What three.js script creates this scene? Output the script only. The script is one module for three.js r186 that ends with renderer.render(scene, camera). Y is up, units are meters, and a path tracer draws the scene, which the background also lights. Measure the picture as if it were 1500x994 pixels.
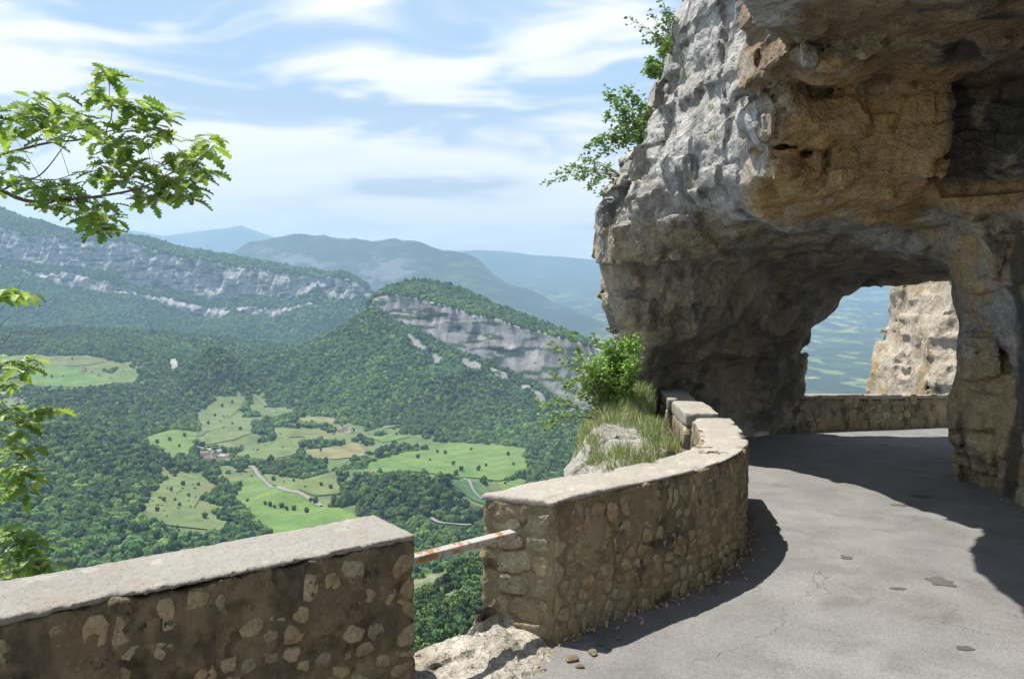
import * as THREE from 'three';
import { mergeGeometries } from 'three/addons/utils/BufferGeometryUtils.js';

// ---------------------------------------------------------------- camera, sky, sun, exposure
const EYE = 2.0, FOCAL = 1177, CX = 750, CY = 497, PITCH = Math.atan(57 / FOCAL);
const scene = new THREE.Scene();
const camera = new THREE.PerspectiveCamera(2 * Math.atan(497 / FOCAL) * 180 / Math.PI, 1024 / 678, 0.1, 60000);
camera.position.set(0, EYE, 0);
camera.rotation.set(-PITCH, 0, 0);
const renderer = new THREE.WebGLRenderer({ antialias: true });
renderer.setSize(1024, 678);
renderer.toneMapping = THREE.LinearToneMapping;
renderer.toneMappingExposure = 1.95;
renderer.shadowMap.enabled = true;
const sunDir = new THREE.Vector3(-0.345, 0.93, -0.125).normalize();
const sun = new THREE.DirectionalLight(new THREE.Color(1.0, 0.955, 0.88), 5.0);
sun.position.copy(sunDir).multiplyScalar(60); sun.target.position.set(2, 0, -8);
sun.position.add(sun.target.position);
sun.castShadow = true; sun.shadow.mapSize.set(4096, 4096);
Object.assign(sun.shadow.camera, { left: -16, right: 16, top: 16, bottom: -16, near: 1, far: 140 });
scene.add(sun, sun.target);
scene.fog = new THREE.FogExp2(new THREE.Color(0.46, 0.72, 1.0), 0.00007);

// ---------------------------------------------------------------- random, noise
function rng(seed) { let s = seed | 0; return () => { s = (s + 0x6d2b79f5) | 0; let t = Math.imul(s ^ (s >>> 15), 1 | s); t = (t + Math.imul(t ^ (t >>> 7), 61 | t)) ^ t; return ((t ^ (t >>> 14)) >>> 0) / 4294967296; }; }
function hash3(i, j, k) { let h = Math.imul(i, 374761393) ^ Math.imul(j, 668265263) ^ Math.imul(k, 1274126177); h = Math.imul(h ^ (h >>> 13), 1274126177); h = Math.imul(h ^ (h >>> 15), 2246822519); return (h ^ (h >>> 14)) >>> 0; }
const H01 = 1 / 4294967296;
function vnoise(x, y, z) {                                    // smooth value noise, -1 .. 1
  const i = Math.floor(x), j = Math.floor(y), k = Math.floor(z); let u = x - i, v = y - j, w = z - k;
  u = u * u * (3 - 2 * u); v = v * v * (3 - 2 * v); w = w * w * (3 - 2 * w);
  const a = hash3(i, j, k), b = hash3(i + 1, j, k), c = hash3(i, j + 1, k), d = hash3(i + 1, j + 1, k);
  const e = hash3(i, j, k + 1), f = hash3(i + 1, j, k + 1), g = hash3(i, j + 1, k + 1), h = hash3(i + 1, j + 1, k + 1);
  const p = a + (b - a) * u, q = c + (d - c) * u, r = e + (f - e) * u, s = g + (h - g) * u;
  const m = p + (q - p) * v, n = r + (s - r) * v;
  return (m + (n - m) * w) * H01 * 2 - 1;
}
function fbm(x, y, z, o = 4) { let s = 0, a = 0.5, n = 0; for (let i = 0; i < o; i++) { s += a * vnoise(x, y, z); n += a; a *= 0.5; x = x * 2.03 + 17.1; y = y * 2.03 + 5.7; z = z * 2.03 + 31.3; } return s / n; }
const VC = [0, 0, 0, 0, 0, 0, 0, 0];                                // voronoi: f1, f2, cell id (x, y, z)
function voronoi(x, y, z) {
  const i = Math.floor(x), j = Math.floor(y), k = Math.floor(z); let f1 = 9, f2 = 9, id = 0, ox = 0, oy = 0, oz = 0;
  for (let c = -1; c <= 1; c++) for (let b = -1; b <= 1; b++) for (let a = -1; a <= 1; a++) {
    const h = hash3(i + a, j + b, k + c);
    const dx = i + a + (h & 1023) / 1023 - x, dy = j + b + ((h >>> 10) & 1023) / 1023 - y, dz = k + c + ((h >>> 20) & 1023) / 1023 - z, d = dx * dx + dy * dy + dz * dz;
    if (d < f1) { f2 = f1; f1 = d; id = h; ox = dx; oy = dy; oz = dz; } else if (d < f2) f2 = d;
  }
  VC[5] = ox; VC[6] = oy; VC[7] = oz;
  const g = Math.imul(id, 2654435761) >>> 0;
  VC[0] = Math.sqrt(f1); VC[1] = Math.sqrt(f2); VC[2] = (g & 1023) / 511.5 - 1; VC[3] = ((g >>> 10) & 1023) / 511.5 - 1; VC[4] = ((g >>> 20) & 1023) / 511.5 - 1;
  return VC;
}
function lnoise(x, y, z) {                                    // noise of flat facets: linear over the six tetrahedra of a cell, -1 .. 1
  const i = Math.floor(x), j = Math.floor(y), k = Math.floor(z), u = x - i, v = y - j, w = z - k;
  let a, b, c, i1 = i, j1 = j, k1 = k, i2 = i, j2 = j, k2 = k;
  if (u >= v) { if (v >= w) { a = u; b = v; c = w; i1++; i2++; j2++; } else if (u >= w) { a = u; b = w; c = v; i1++; i2++; k2++; } else { a = w; b = u; c = v; k1++; k2++; i2++; } }
  else if (u >= w) { a = v; b = u; c = w; j1++; j2++; i2++; } else if (v >= w) { a = v; b = w; c = u; j1++; j2++; k2++; } else { a = w; b = v; c = u; k1++; k2++; j2++; }
  return (hash3(i, j, k) * (1 - a) + hash3(i1, j1, k1) * (a - b) + hash3(i2, j2, k2) * (b - c) + hash3(i + 1, j + 1, k + 1) * c) * H01 * 2 - 1;
}
const clamp = (x, a, b) => Math.min(b, Math.max(a, x)), lerp = (a, b, t) => a + (b - a) * t;
const sstep = (a, b, x) => { const t = clamp((x - a) / (b - a), 0, 1); return t * t * (3 - 2 * t); };

// ---------------------------------------------------------------- where a point seen in the survey photograph stands, given its distance
function P(px, py, d) {
  const a = (px - CX) / FOCAL, b = (CY - py) / FOCAL, c = Math.cos(PITCH), s = Math.sin(PITCH);
  const y = b * c - s, f = c + b * s;
  return new THREE.Vector3(a / f * d, EYE + y / f * d, -d);
}
const roadY = (d) => -0.04 * (Math.sqrt((d - 6) * (d - 6) + 0.6) + (d - 6)) / 2;
function onRoad(px, py, lift = 0) { let lo = 0.5, hi = 40; for (let i = 0; i < 40; i++) { const m = (lo + hi) / 2; if (P(px, py, m).y > roadY(m) + lift) lo = m; else hi = m; } return P(px, py, lo); }

// ---------------------------------------------------------------- sky
{
  const W = 2048, Hh = 1024, data = new Float32Array(W * Hh * 4);
  const mix3 = (a, b, t) => [lerp(a[0], b[0], t), lerp(a[1], b[1], t), lerp(a[2], b[2], t)];
  const dirOf = (px, py) => { const p = P(px, py, 1); p.y -= EYE; p.normalize(); return [Math.atan2(p.x, -p.z), Math.asin(p.y)]; };
  // cloud banks: [px, py, half-width, half-height (degrees), strength]
  const banks = [[430, 245, 13, 2.6, 0.55], [700, 235, 7, 2.2, 0.4], [60, 95, 7, 3.2, 0.45], [250, 200, 14, 2.6, 0.35], [560, 300, 16, 2.0, 0.4], [800, 75, 3.4, 1.5, 0.25], [620, 95, 6, 1.1, 0.25], [520, 20, 4, 2, 0.3], [860, 190, 4, 1.6, 0.3], [640, 140, 3, 1.2, 0.22], [240, 45, 1.3, 0.5, 0.35]].map(([x, y, w, h, s]) => [...dirOf(x, y), w * Math.PI / 180, h * Math.PI / 180, s]);
  const greys = [[655, 268, 4.6, 1.0, 1.5], [610, 275, 5, 0.8, 0.6], [420, 300, 6, 0.8, 0.5], [480, 325, 9, 0.6, 0.2]].map(([x, y, w, h, s]) => [...dirOf(x, y), w * Math.PI / 180, h * Math.PI / 180, s]);
  for (let r = 0; r < Hh; r++) {
    const el = ((r + 0.5) / Hh - 0.5) * Math.PI, y = Math.sin(el), ce = Math.cos(el), e = el * 180 / Math.PI;
    if (e < -2) { for (let c = 0; c < W; c++) data.set([0.33, 0.36, 0.39, 1], (r * W + c) * 4); continue; }
    let clear = e < 14 ? mix3([0.80, 0.73, 0.66], [0.37, 0.48, 0.62], sstep(1, 15, e)) : mix3([0.36, 0.49, 0.66], [0.10, 0.20, 0.42], sstep(15, 75, e));
    for (let c = 0; c < W; c++) {
      const a = ((c + 0.5) / W - 0.5) * 2 * Math.PI, x = Math.cos(a) * ce, z = Math.sin(a) * ce, az = Math.atan2(x, -z);
      const k = 1 / (Math.max(y, 0) + 0.10);
      const qx = x * k, qz = z * k;
      const wx = fbm(qx * 1.3, 7, qz * 1.3, 3) * 0.5, wz = fbm(qx * 1.3 + 9, 3, qz * 1.3, 3) * 0.5;
      let n = fbm((qx + wx) * 0.62, 2.2, (qz + wz) * 1.25, 6) * 0.8 + fbm((qx + wx) * 2.0 + 4, 8.1, (qz + wz) * 4.6, 5) * 0.75 + fbm((qx + wx) * 7 + 14, 3.1, (qz + wz) * 15, 4) * 0.30;
      let cov = -0.05 + 0.24 * (1 - sstep(2, 16, e));
      for (const b of banks) { const dx = (az - b[0]) / b[2], dy = (el - b[1]) / b[3]; cov += b[4] * Math.exp(-dx * dx - dy * dy); }
      const t = sstep(-0.2, 0.42, n + cov) * sstep(-1, 3, e) * 0.95;
      let grey = 0; for (const b of greys) { const dx = (az - b[0] + wx * 0.06) / b[2], dy = (el - b[1]) / b[3] + wz; grey += b[4] * Math.exp(-dx * dx - dy * dy); }
      grey += 0.35 * sstep(0.15, 0.7, fbm(qx * 0.9 + 40, 1, qz * 2.2, 4)) * t;
      const white = [0.93, 0.88, 0.82], dull = [0.42, 0.455, 0.49];
      const cl = mix3(white, dull, clamp(grey * (0.6 + 0.9 * fbm(qx * 4, 5, qz * 8, 4)), 0, 0.9));
      const col = mix3(clear, cl, clamp(t + grey * 0.35, 0, 1)).map((v) => v * 0.73), i = (r * W + c) * 4;
      data[i] = col[0]; data[i + 1] = col[1]; data[i + 2] = col[2]; data[i + 3] = 1;
    }
  }
  const tex = new THREE.DataTexture(data, W, Hh, THREE.RGBAFormat, THREE.FloatType);
  tex.mapping = THREE.EquirectangularReflectionMapping; tex.magFilter = THREE.LinearFilter; tex.needsUpdate = true;
  scene.background = tex; scene.environment = tex;
}

// ---------------------------------------------------------------- object helpers
const used = new Map();
function numbered(n) { const k = used.get(n) ?? 0; used.set(n, k + 1); return k ? n + '_' + String(k).padStart(3, '0') : n; }
function shade(o) { o.castShadow = true; o.receiveShadow = true; return o; }
function tag(o, label, category, group, kind) { o.userData.label = label; if (category) o.userData.category = category; if (group) o.userData.group = group; if (kind) o.userData.kind = kind; return o; }
function thing(name, label, category, group, at) { const o = new THREE.Group(); o.name = numbered(name); if (at) o.position.copy(at); tag(o, label, category, group); scene.add(o); return o; }
function part(name, geo, mat, parent) { const m = shade(new THREE.Mesh(geo, mat)); m.name = name; parent.add(m); return m; }
function structure(name, geo, mat, label) { const m = shade(new THREE.Mesh(geo, mat)); m.name = numbered(name); tag(m, label, name.replace(/_/g, ' '), null, 'structure'); scene.add(m); return m; }
const rgb = (r, g, b) => new THREE.Color().setRGB(r, g, b);

// tileable grey textures: f(u, v) with u, v wrapped in 0..1 -> [r, g, b] linear-ish 0..1
function tileTex(n, f, srgb) {
  const d = new Uint8Array(n * n * 4);
  for (let j = 0; j < n; j++) for (let i = 0; i < n; i++) { const c = f(i / n, j / n), k = (j * n + i) * 4; for (let q = 0; q < 3; q++) { let v = clamp(c[q] ?? c[0], 0, 1); if (srgb) v = v <= 0.0031308 ? v * 12.92 : 1.055 * Math.pow(v, 1 / 2.4) - 0.055; d[k + q] = v * 255; } d[k + 3] = 255; }
  const t = new THREE.DataTexture(d, n, n); t.wrapS = t.wrapT = THREE.RepeatWrapping; t.magFilter = THREE.LinearFilter; if (srgb) t.colorSpace = THREE.SRGBColorSpace; t.needsUpdate = true; return t;
}
const lattice = new Map();
function tnoise(u, v, per, seed, oct = 4) {                   // periodic fbm
  let s = 0, a = 0.5, n = 0, p = per;
  for (let o = 0; o < oct; o++) {
    const key = p * 1000 + seed + o * 7; let L = lattice.get(key); if (!L) { L = new Float32Array(p * p); for (let k = 0; k < p * p; k++) L[k] = hash3(k % p, (k / p) | 0, seed + o * 7) * H01 * 2 - 1; lattice.set(key, L); }
    let x = u * p, y = v * p; x -= Math.floor(x / p) * p; y -= Math.floor(y / p) * p; const i = Math.min(x | 0, p - 1), j = Math.min(y | 0, p - 1), i1 = (i + 1) % p, j1 = (j + 1) % p; let fx = x - i, fy = y - j; fx = fx * fx * (3 - 2 * fx); fy = fy * fy * (3 - 2 * fy);
    const q = L[j * p + i], r = L[j * p + i1], c = L[j1 * p + i], d = L[j1 * p + i1]; s += a * (q + (r - q) * fx + (c + (d - c) * fx - q - (r - q) * fx) * fy); n += a; a *= 0.55; p *= 2;
  }
  return s / n;
}
function tcell(u, v, per, seed) {                             // periodic voronoi: [f1, f2, random]
  const x = u * per, y = v * per, i = Math.floor(x), j = Math.floor(y); let f1 = 9, f2 = 9, id = 0;
  for (let b = -1; b <= 1; b++) for (let a = -1; a <= 1; a++) { const h = hash3(((i + a) % per + per) % per, ((j + b) % per + per) % per, seed); const dx = i + a + (h & 1023) / 1023 - x, dy = j + b + ((h >>> 10) & 1023) / 1023 - y, d = Math.sqrt(dx * dx + dy * dy); if (d < f1) { f2 = f1; f1 = d; id = h; } else if (d < f2) f2 = d; }
  return [f1, f2, ((id >>> 20) & 1023) / 1023];
}
function setColors(geo, f) {                                  // vertex colours (linear) from position
  const p = geo.attributes.position, c = new Float32Array(p.count * 3);
  for (let i = 0; i < p.count; i++) { const q = f(p.getX(i), p.getY(i), p.getZ(i), i); c[i * 3] = q[0]; c[i * 3 + 1] = q[1]; c[i * 3 + 2] = q[2]; }
  geo.setAttribute('color', new THREE.BufferAttribute(c, 3)); return geo;
}
const mixc = (a, b, t) => [lerp(a[0], b[0], t), lerp(a[1], b[1], t), lerp(a[2], b[2], t)];
// split vertices so that each face is mapped along the axis it faces most, in metres
function boxUV(geo, scale = 1) {
  if (!geo.index) {
    const p = geo.attributes.position.array, uv = new Float32Array(p.length / 3 * 2);
    for (let t = 0; t < p.length; t += 9) {
      const ux = p[t + 3] - p[t], uy = p[t + 4] - p[t + 1], uz = p[t + 5] - p[t + 2], vx = p[t + 6] - p[t], vy = p[t + 7] - p[t + 1], vz = p[t + 8] - p[t + 2], nx = Math.abs(uy * vz - uz * vy), ny = Math.abs(uz * vx - ux * vz), nz = Math.abs(ux * vy - uy * vx), ax = nx > ny && nx > nz ? 0 : ny > nz ? 1 : 2;
      for (let q = 0; q < 3; q++) { const i = t + q * 3, o = i / 3 * 2; uv[o] = p[i + (ax === 0 ? 2 : 0)] * scale; uv[o + 1] = p[i + (ax === 1 ? 2 : 1)] * scale; }
    }
    geo.setAttribute('uv', new THREE.BufferAttribute(uv, 2)); return geo;
  }
  if (!geo.index) { const n = geo.attributes.position.count, ix = new Uint32Array(n); for (let i = 0; i < n; i++) ix[i] = i; geo.setIndex(new THREE.BufferAttribute(ix, 1)); }
  const p = geo.attributes.position, nr = geo.attributes.normal, cl = geo.attributes.color, ix = geo.index.array, seen = new Map(), P2 = [], N2 = [], C2 = [], U2 = [], I2 = new Uint32Array(ix.length);
  for (let t = 0; t < ix.length; t += 3) {
    const a = ix[t], b = ix[t + 1], c = ix[t + 2];
    const ux = p.getX(b) - p.getX(a), uy = p.getY(b) - p.getY(a), uz = p.getZ(b) - p.getZ(a), vx = p.getX(c) - p.getX(a), vy = p.getY(c) - p.getY(a), vz = p.getZ(c) - p.getZ(a);
    const nx = Math.abs(uy * vz - uz * vy), ny = Math.abs(uz * vx - ux * vz), nz = Math.abs(ux * vy - uy * vx), ax = nx > ny && nx > nz ? 0 : ny > nz ? 1 : 2;
    for (let q = 0; q < 3; q++) {
      const v = ix[t + q], key = v * 3 + ax; let id = seen.get(key);
      if (id === undefined) {
        id = P2.length / 3; seen.set(key, id); const x = p.getX(v), y = p.getY(v), z = p.getZ(v);
        P2.push(x, y, z); N2.push(nr.getX(v), nr.getY(v), nr.getZ(v)); if (cl) C2.push(cl.getX(v), cl.getY(v), cl.getZ(v));
        U2.push((ax === 0 ? z : x) * scale, (ax === 1 ? z : y) * scale);
      }
      I2[t + q] = id;
    }
  }
  const g = new THREE.BufferGeometry(); g.setAttribute('position', new THREE.Float32BufferAttribute(P2, 3)); g.setAttribute('normal', new THREE.Float32BufferAttribute(N2, 3)); g.setAttribute('uv', new THREE.Float32BufferAttribute(U2, 2));
  if (cl) g.setAttribute('color', new THREE.Float32BufferAttribute(C2, 3)); g.setIndex(new THREE.BufferAttribute(I2, 1)); return g;
}
// normals that keep edges sharper than the given cosine; every corner gets its own
function creased(geo, cosine) {
  const p = geo.attributes.position.array, ix = geo.index.array, nf = ix.length / 3, N = new Float32Array(nf * 3), start = new Uint32Array(p.length / 3 + 1);
  for (let f = 0; f < nf; f++) {
    const a = ix[f * 3] * 3, b = ix[f * 3 + 1] * 3, c = ix[f * 3 + 2] * 3, ux = p[b] - p[a], uy = p[b + 1] - p[a + 1], uz = p[b + 2] - p[a + 2], vx = p[c] - p[a], vy = p[c + 1] - p[a + 1], vz = p[c + 2] - p[a + 2];
    const x = uy * vz - uz * vy, y = uz * vx - ux * vz, z = ux * vy - uy * vx, l = Math.hypot(x, y, z) || 1; N[f * 3] = x / l; N[f * 3 + 1] = y / l; N[f * 3 + 2] = z / l; for (let q = 0; q < 3; q++) start[ix[f * 3 + q] + 1]++;
  }
  for (let i = 1; i < start.length; i++) start[i] += start[i - 1];
  const fill = start.slice(), adj = new Uint32Array(ix.length); for (let i = 0; i < ix.length; i++) adj[fill[ix[i]]++] = (i / 3) | 0;
  const cl = geo.attributes.color, P2 = new Float32Array(ix.length * 3), N2 = new Float32Array(ix.length * 3), C2 = cl && new Float32Array(ix.length * 3);
  for (let i = 0; i < ix.length; i++) {
    const v = ix[i], f = (i / 3) | 0, fx = N[f * 3], fy = N[f * 3 + 1], fz = N[f * 3 + 2]; let x = 0, y = 0, z = 0;
    for (let k = start[v]; k < start[v + 1]; k++) { const g = adj[k] * 3; if (N[g] * fx + N[g + 1] * fy + N[g + 2] * fz > cosine) { x += N[g]; y += N[g + 1]; z += N[g + 2]; } }
    const l = Math.hypot(x, y, z) || 1; N2[i * 3] = x / l; N2[i * 3 + 1] = y / l; N2[i * 3 + 2] = z / l; for (let q = 0; q < 3; q++) { P2[i * 3 + q] = p[v * 3 + q]; if (C2) C2[i * 3 + q] = cl.array[v * 3 + q]; }
  }
  const g = new THREE.BufferGeometry(); g.setAttribute('position', new THREE.BufferAttribute(P2, 3)); g.setAttribute('normal', new THREE.BufferAttribute(N2, 3)); if (C2) g.setAttribute('color', new THREE.BufferAttribute(C2, 3)); return g;
}
// surface of a solid (f < 0 inside) in a box, sampled every h metres; rough(x,y,z) is a cheap f
function solidSurface(lo, hi, h, rough, f, band) {
  const nx = Math.round((hi[0] - lo[0]) / h), ny = Math.round((hi[1] - lo[1]) / h), nz = Math.round((hi[2] - lo[2]) / h), F = new Float32Array(nx * ny * nz), B = 4;
  const at = (i, j, k) => (k * ny + j) * nx + i;
  for (let k0 = 0; k0 < nz; k0 += B) for (let j0 = 0; j0 < ny; j0 += B) for (let i0 = 0; i0 < nx; i0 += B) {
    const r = rough(lo[0] + (i0 + 2) * h, lo[1] + (j0 + 2) * h, lo[2] + (k0 + 2) * h), far = Math.abs(r) > band;
    for (let k = k0; k < Math.min(k0 + B, nz); k++) for (let j = j0; j < Math.min(j0 + B, ny); j++) for (let i = i0; i < Math.min(i0 + B, nx); i++) F[at(i, j, k)] = far ? r : f(lo[0] + i * h, lo[1] + j * h, lo[2] + k * h);
  }
  const id = new Int32Array(nx * ny * nz).fill(-1), pos = [], idx = [];
  const E = [[0, 1], [2, 3], [4, 5], [6, 7], [0, 2], [1, 3], [4, 6], [5, 7], [0, 4], [1, 5], [2, 6], [3, 7]], v = new Float32Array(8);
  for (let k = 0; k < nz - 1; k++) for (let j = 0; j < ny - 1; j++) for (let i = 0; i < nx - 1; i++) {
    let m = 0; for (let c = 0; c < 8; c++) { v[c] = F[at(i + (c & 1), j + ((c >> 1) & 1), k + (c >> 2))]; if (v[c] < 0) m |= 1 << c; }
    if (m === 0 || m === 255) continue;
    let x = 0, y = 0, z = 0, n = 0;
    for (const [a, b] of E) if ((v[a] < 0) !== (v[b] < 0)) { const t = v[a] / (v[a] - v[b]); x += lerp(a & 1, b & 1, t); y += lerp((a >> 1) & 1, (b >> 1) & 1, t); z += lerp(a >> 2, b >> 2, t); n++; }
    id[at(i, j, k)] = pos.length / 3; pos.push(lo[0] + (i + x / n) * h, lo[1] + (j + y / n) * h, lo[2] + (k + z / n) * h);
  }
  const quad = (a, b, c, d, flip) => { if (a < 0 || b < 0 || c < 0 || d < 0) return; if (flip) idx.push(a, c, b, a, d, c); else idx.push(a, b, c, a, c, d); };
  for (let k = 1; k < nz - 1; k++) for (let j = 1; j < ny - 1; j++) for (let i = 1; i < nx - 1; i++) {
    const s = F[at(i, j, k)] < 0;
    if (s !== F[at(i + 1, j, k)] < 0) quad(id[at(i, j - 1, k - 1)], id[at(i, j, k - 1)], id[at(i, j, k)], id[at(i, j - 1, k)], !s);
    if (s !== F[at(i, j + 1, k)] < 0) quad(id[at(i - 1, j, k - 1)], id[at(i - 1, j, k)], id[at(i, j, k)], id[at(i, j, k - 1)], !s);
    if (s !== F[at(i, j, k + 1)] < 0) quad(id[at(i - 1, j - 1, k)], id[at(i, j - 1, k)], id[at(i, j, k)], id[at(i - 1, j, k)], !s);
  }
  const g = new THREE.BufferGeometry(); g.setAttribute('position', new THREE.Float32BufferAttribute(pos, 3)); g.setIndex(new THREE.BufferAttribute(new Uint32Array(idx), 1)); g.computeVertexNormals(); return g;
}
// a rock given as outlines [[x, distance], ...] at several heights
function slices(list, xr, dr, step) {
  const nx = Math.ceil((xr[1] - xr[0]) / step) + 2, nd = Math.ceil((dr[1] - dr[0]) / step) + 2;
  const grids = list.map(([y, polys]) => {
    const g = new Float32Array(nx * nd);
    for (let j = 0; j < nd; j++) for (let i = 0; i < nx; i++) {
      const x = xr[0] + i * step, d = dr[0] + j * step; let best = 1e9;
      for (const p of polys) {
        let q = 1e9, inside = false;
        for (let a = 0, b = p.length - 1; a < p.length; b = a++) {
          const ex = p[b][0] - p[a][0], ey = p[b][1] - p[a][1], wx = x - p[a][0], wy = d - p[a][1], t = clamp((wx * ex + wy * ey) / (ex * ex + ey * ey), 0, 1), dx = wx - ex * t, dy = wy - ey * t;
          q = Math.min(q, dx * dx + dy * dy);
          if ((p[a][1] > d) !== (p[b][1] > d) && x < ex * (d - p[a][1]) / ey + p[a][0]) inside = !inside;
        }
        best = Math.min(best, inside ? -Math.sqrt(q) : Math.sqrt(q));
      }
      g[j * nx + i] = best;
    }
    return [y, g];
  });
  const get = (g, x, d) => { const u = clamp((x - xr[0]) / step, 0, nx - 1.01), v = clamp((d - dr[0]) / step, 0, nd - 1.01), i = u | 0, j = v | 0, a = u - i, b = v - j, o = j * nx + i; return lerp(lerp(g[o], g[o + 1], a), lerp(g[o + nx], g[o + nx + 1], a), b); };
  return (x, y, d) => {
    let k = 0; while (k < grids.length - 2 && y > grids[k + 1][0]) k++;
    const t = clamp((y - grids[k][0]) / (grids[k + 1][0] - grids[k][0]), 0, 1);
    return lerp(get(grids[k][1], x, d), get(grids[k + 1][1], x, d), t);
  };
}

// ---------------------------------------------------------------- surface textures (grain, relief, stains of the stuff itself)
const rockMap = tileTex(1024, (u, v) => {
  const n = tnoise(u, v, 5, 11, 4), m = tnoise(u, v, 24, 12, 5), c = tcell(u + 0.03 * n + 0.012 * m, v + 0.03 * m, 19, 5), f = tnoise(u, v, 90, 13, 3);
  let b = 0.64 + 0.20 * n + 0.17 * m + 0.10 * (c[2] - 0.5) + 0.12 * f; const pit = tnoise(u, v, 60, 31, 3); b -= 0.12 * sstep(0.36, 0.55, pit); const li = tnoise(u, v, 34, 37, 4); b += 0.16 * sstep(0.3, 0.42, li);
  return [b * 1.01, b, b * 0.975];
}, true);
const rockBump = tileTex(1024, (u, v) => {
  const n = tnoise(u, v, 6, 21, 4), m = tnoise(u, v, 28, 22, 5), c = tcell(u + 0.03 * n + 0.01 * m, v + 0.03 * m, 22, 5), c2 = tcell(u + 0.01 * m, v + 0.01 * n, 60, 9), pit = tnoise(u, v, 60, 31, 3);
  return [0.5 + 0.2 * n + 0.22 * m + 0.24 * (c[2] - 0.5) + 0.16 * (c2[2] - 0.5) - 0.12 * sstep(0.38, 0.55, pit)];
});
const asphaltMap = tileTex(1024, (u, v) => {
  const c = tcell(u, v, 150, 3), n = tnoise(u, v, 4, 4, 5), f = tnoise(u, v, 128, 6, 2);
  const b = 0.62 + 0.13 * n + 0.16 * f + 0.28 * (c[2] - 0.5) * (1 - sstep(0.2, 0.6, c[0])); return [b, b * 0.995, b * 0.985];
}, true);
const asphaltBump = tileTex(1024, (u, v) => { const c = tcell(u, v, 150, 3); return [0.5 + 0.35 * (0.5 - c[0]) + 0.2 * tnoise(u, v, 60, 8, 3)]; });
const mortarMap = tileTex(768, (u, v) => {
  const n = tnoise(u, v, 4, 41, 6), m = tnoise(u, v, 36, 42, 4), s = tnoise(u * 1, v, 9, 43, 4); let b = 0.62 + 0.22 * n + 0.17 * m; const st = sstep(0.12, 0.4, s) * 0.30; const li = sstep(0.38, 0.5, tnoise(u, v, 17, 47, 4)) * 0.2;
  b += li - st; return [b, b * (0.985 - st * 0.12), b * (0.95 - st * 0.25)];
}, true);
const mortarBump = tileTex(512, (u, v) => [0.5 + 0.3 * tnoise(u, v, 9, 51, 6) + 0.2 * tnoise(u, v, 64, 52, 3)]);
const concreteMap = tileTex(768, (u, v) => {
  const n = tnoise(u, v, 3, 61, 6), m = tnoise(u, v, 80, 62, 3), sp = tcell(u, v, 60, 63); let b = 0.74 + 0.16 * n + 0.10 * m; if (sp[2] > 0.8 && sp[0] < 0.22) b -= 0.25; const li = sstep(0.34, 0.46, tnoise(u, v, 11, 65, 5)) * 0.16, rust = sstep(0.3, 0.55, tnoise(u, v, 7, 66, 4)) * 0.14;
  b += li; return [b, b * (0.985 - rust * 0.3), b * (0.955 - rust * 0.6)];
}, true);
const rep = (t, s) => { const c = t.clone(); c.repeat.set(s, s); c.needsUpdate = true; return c; };
const rockMat = new THREE.MeshStandardMaterial({ map: rep(rockMap, 0.55), bumpMap: rep(rockBump, 0.55), bumpScale: 0.07, roughness: 0.92, vertexColors: true, color: rgb(0.80, 0.80, 0.80) });
const asphaltMat = new THREE.MeshStandardMaterial({ map: rep(asphaltMap, 0.9), bumpMap: rep(asphaltBump, 0.9), bumpScale: 0.004, roughness: 0.9, vertexColors: true, color: rgb(0.78, 0.78, 0.78) });
const mortarMat = new THREE.MeshStandardMaterial({ map: rep(mortarMap, 0.8), bumpMap: rep(mortarBump, 1.1), bumpScale: 0.02, roughness: 0.95, vertexColors: true, color: rgb(0.85, 0.83, 0.80) });
const concreteMat = new THREE.MeshStandardMaterial({ map: rep(concreteMap, 0.75), bumpMap: rep(mortarBump, 2), bumpScale: 0.008, roughness: 0.9, color: rgb(0.37, 0.345, 0.305) });

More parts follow.
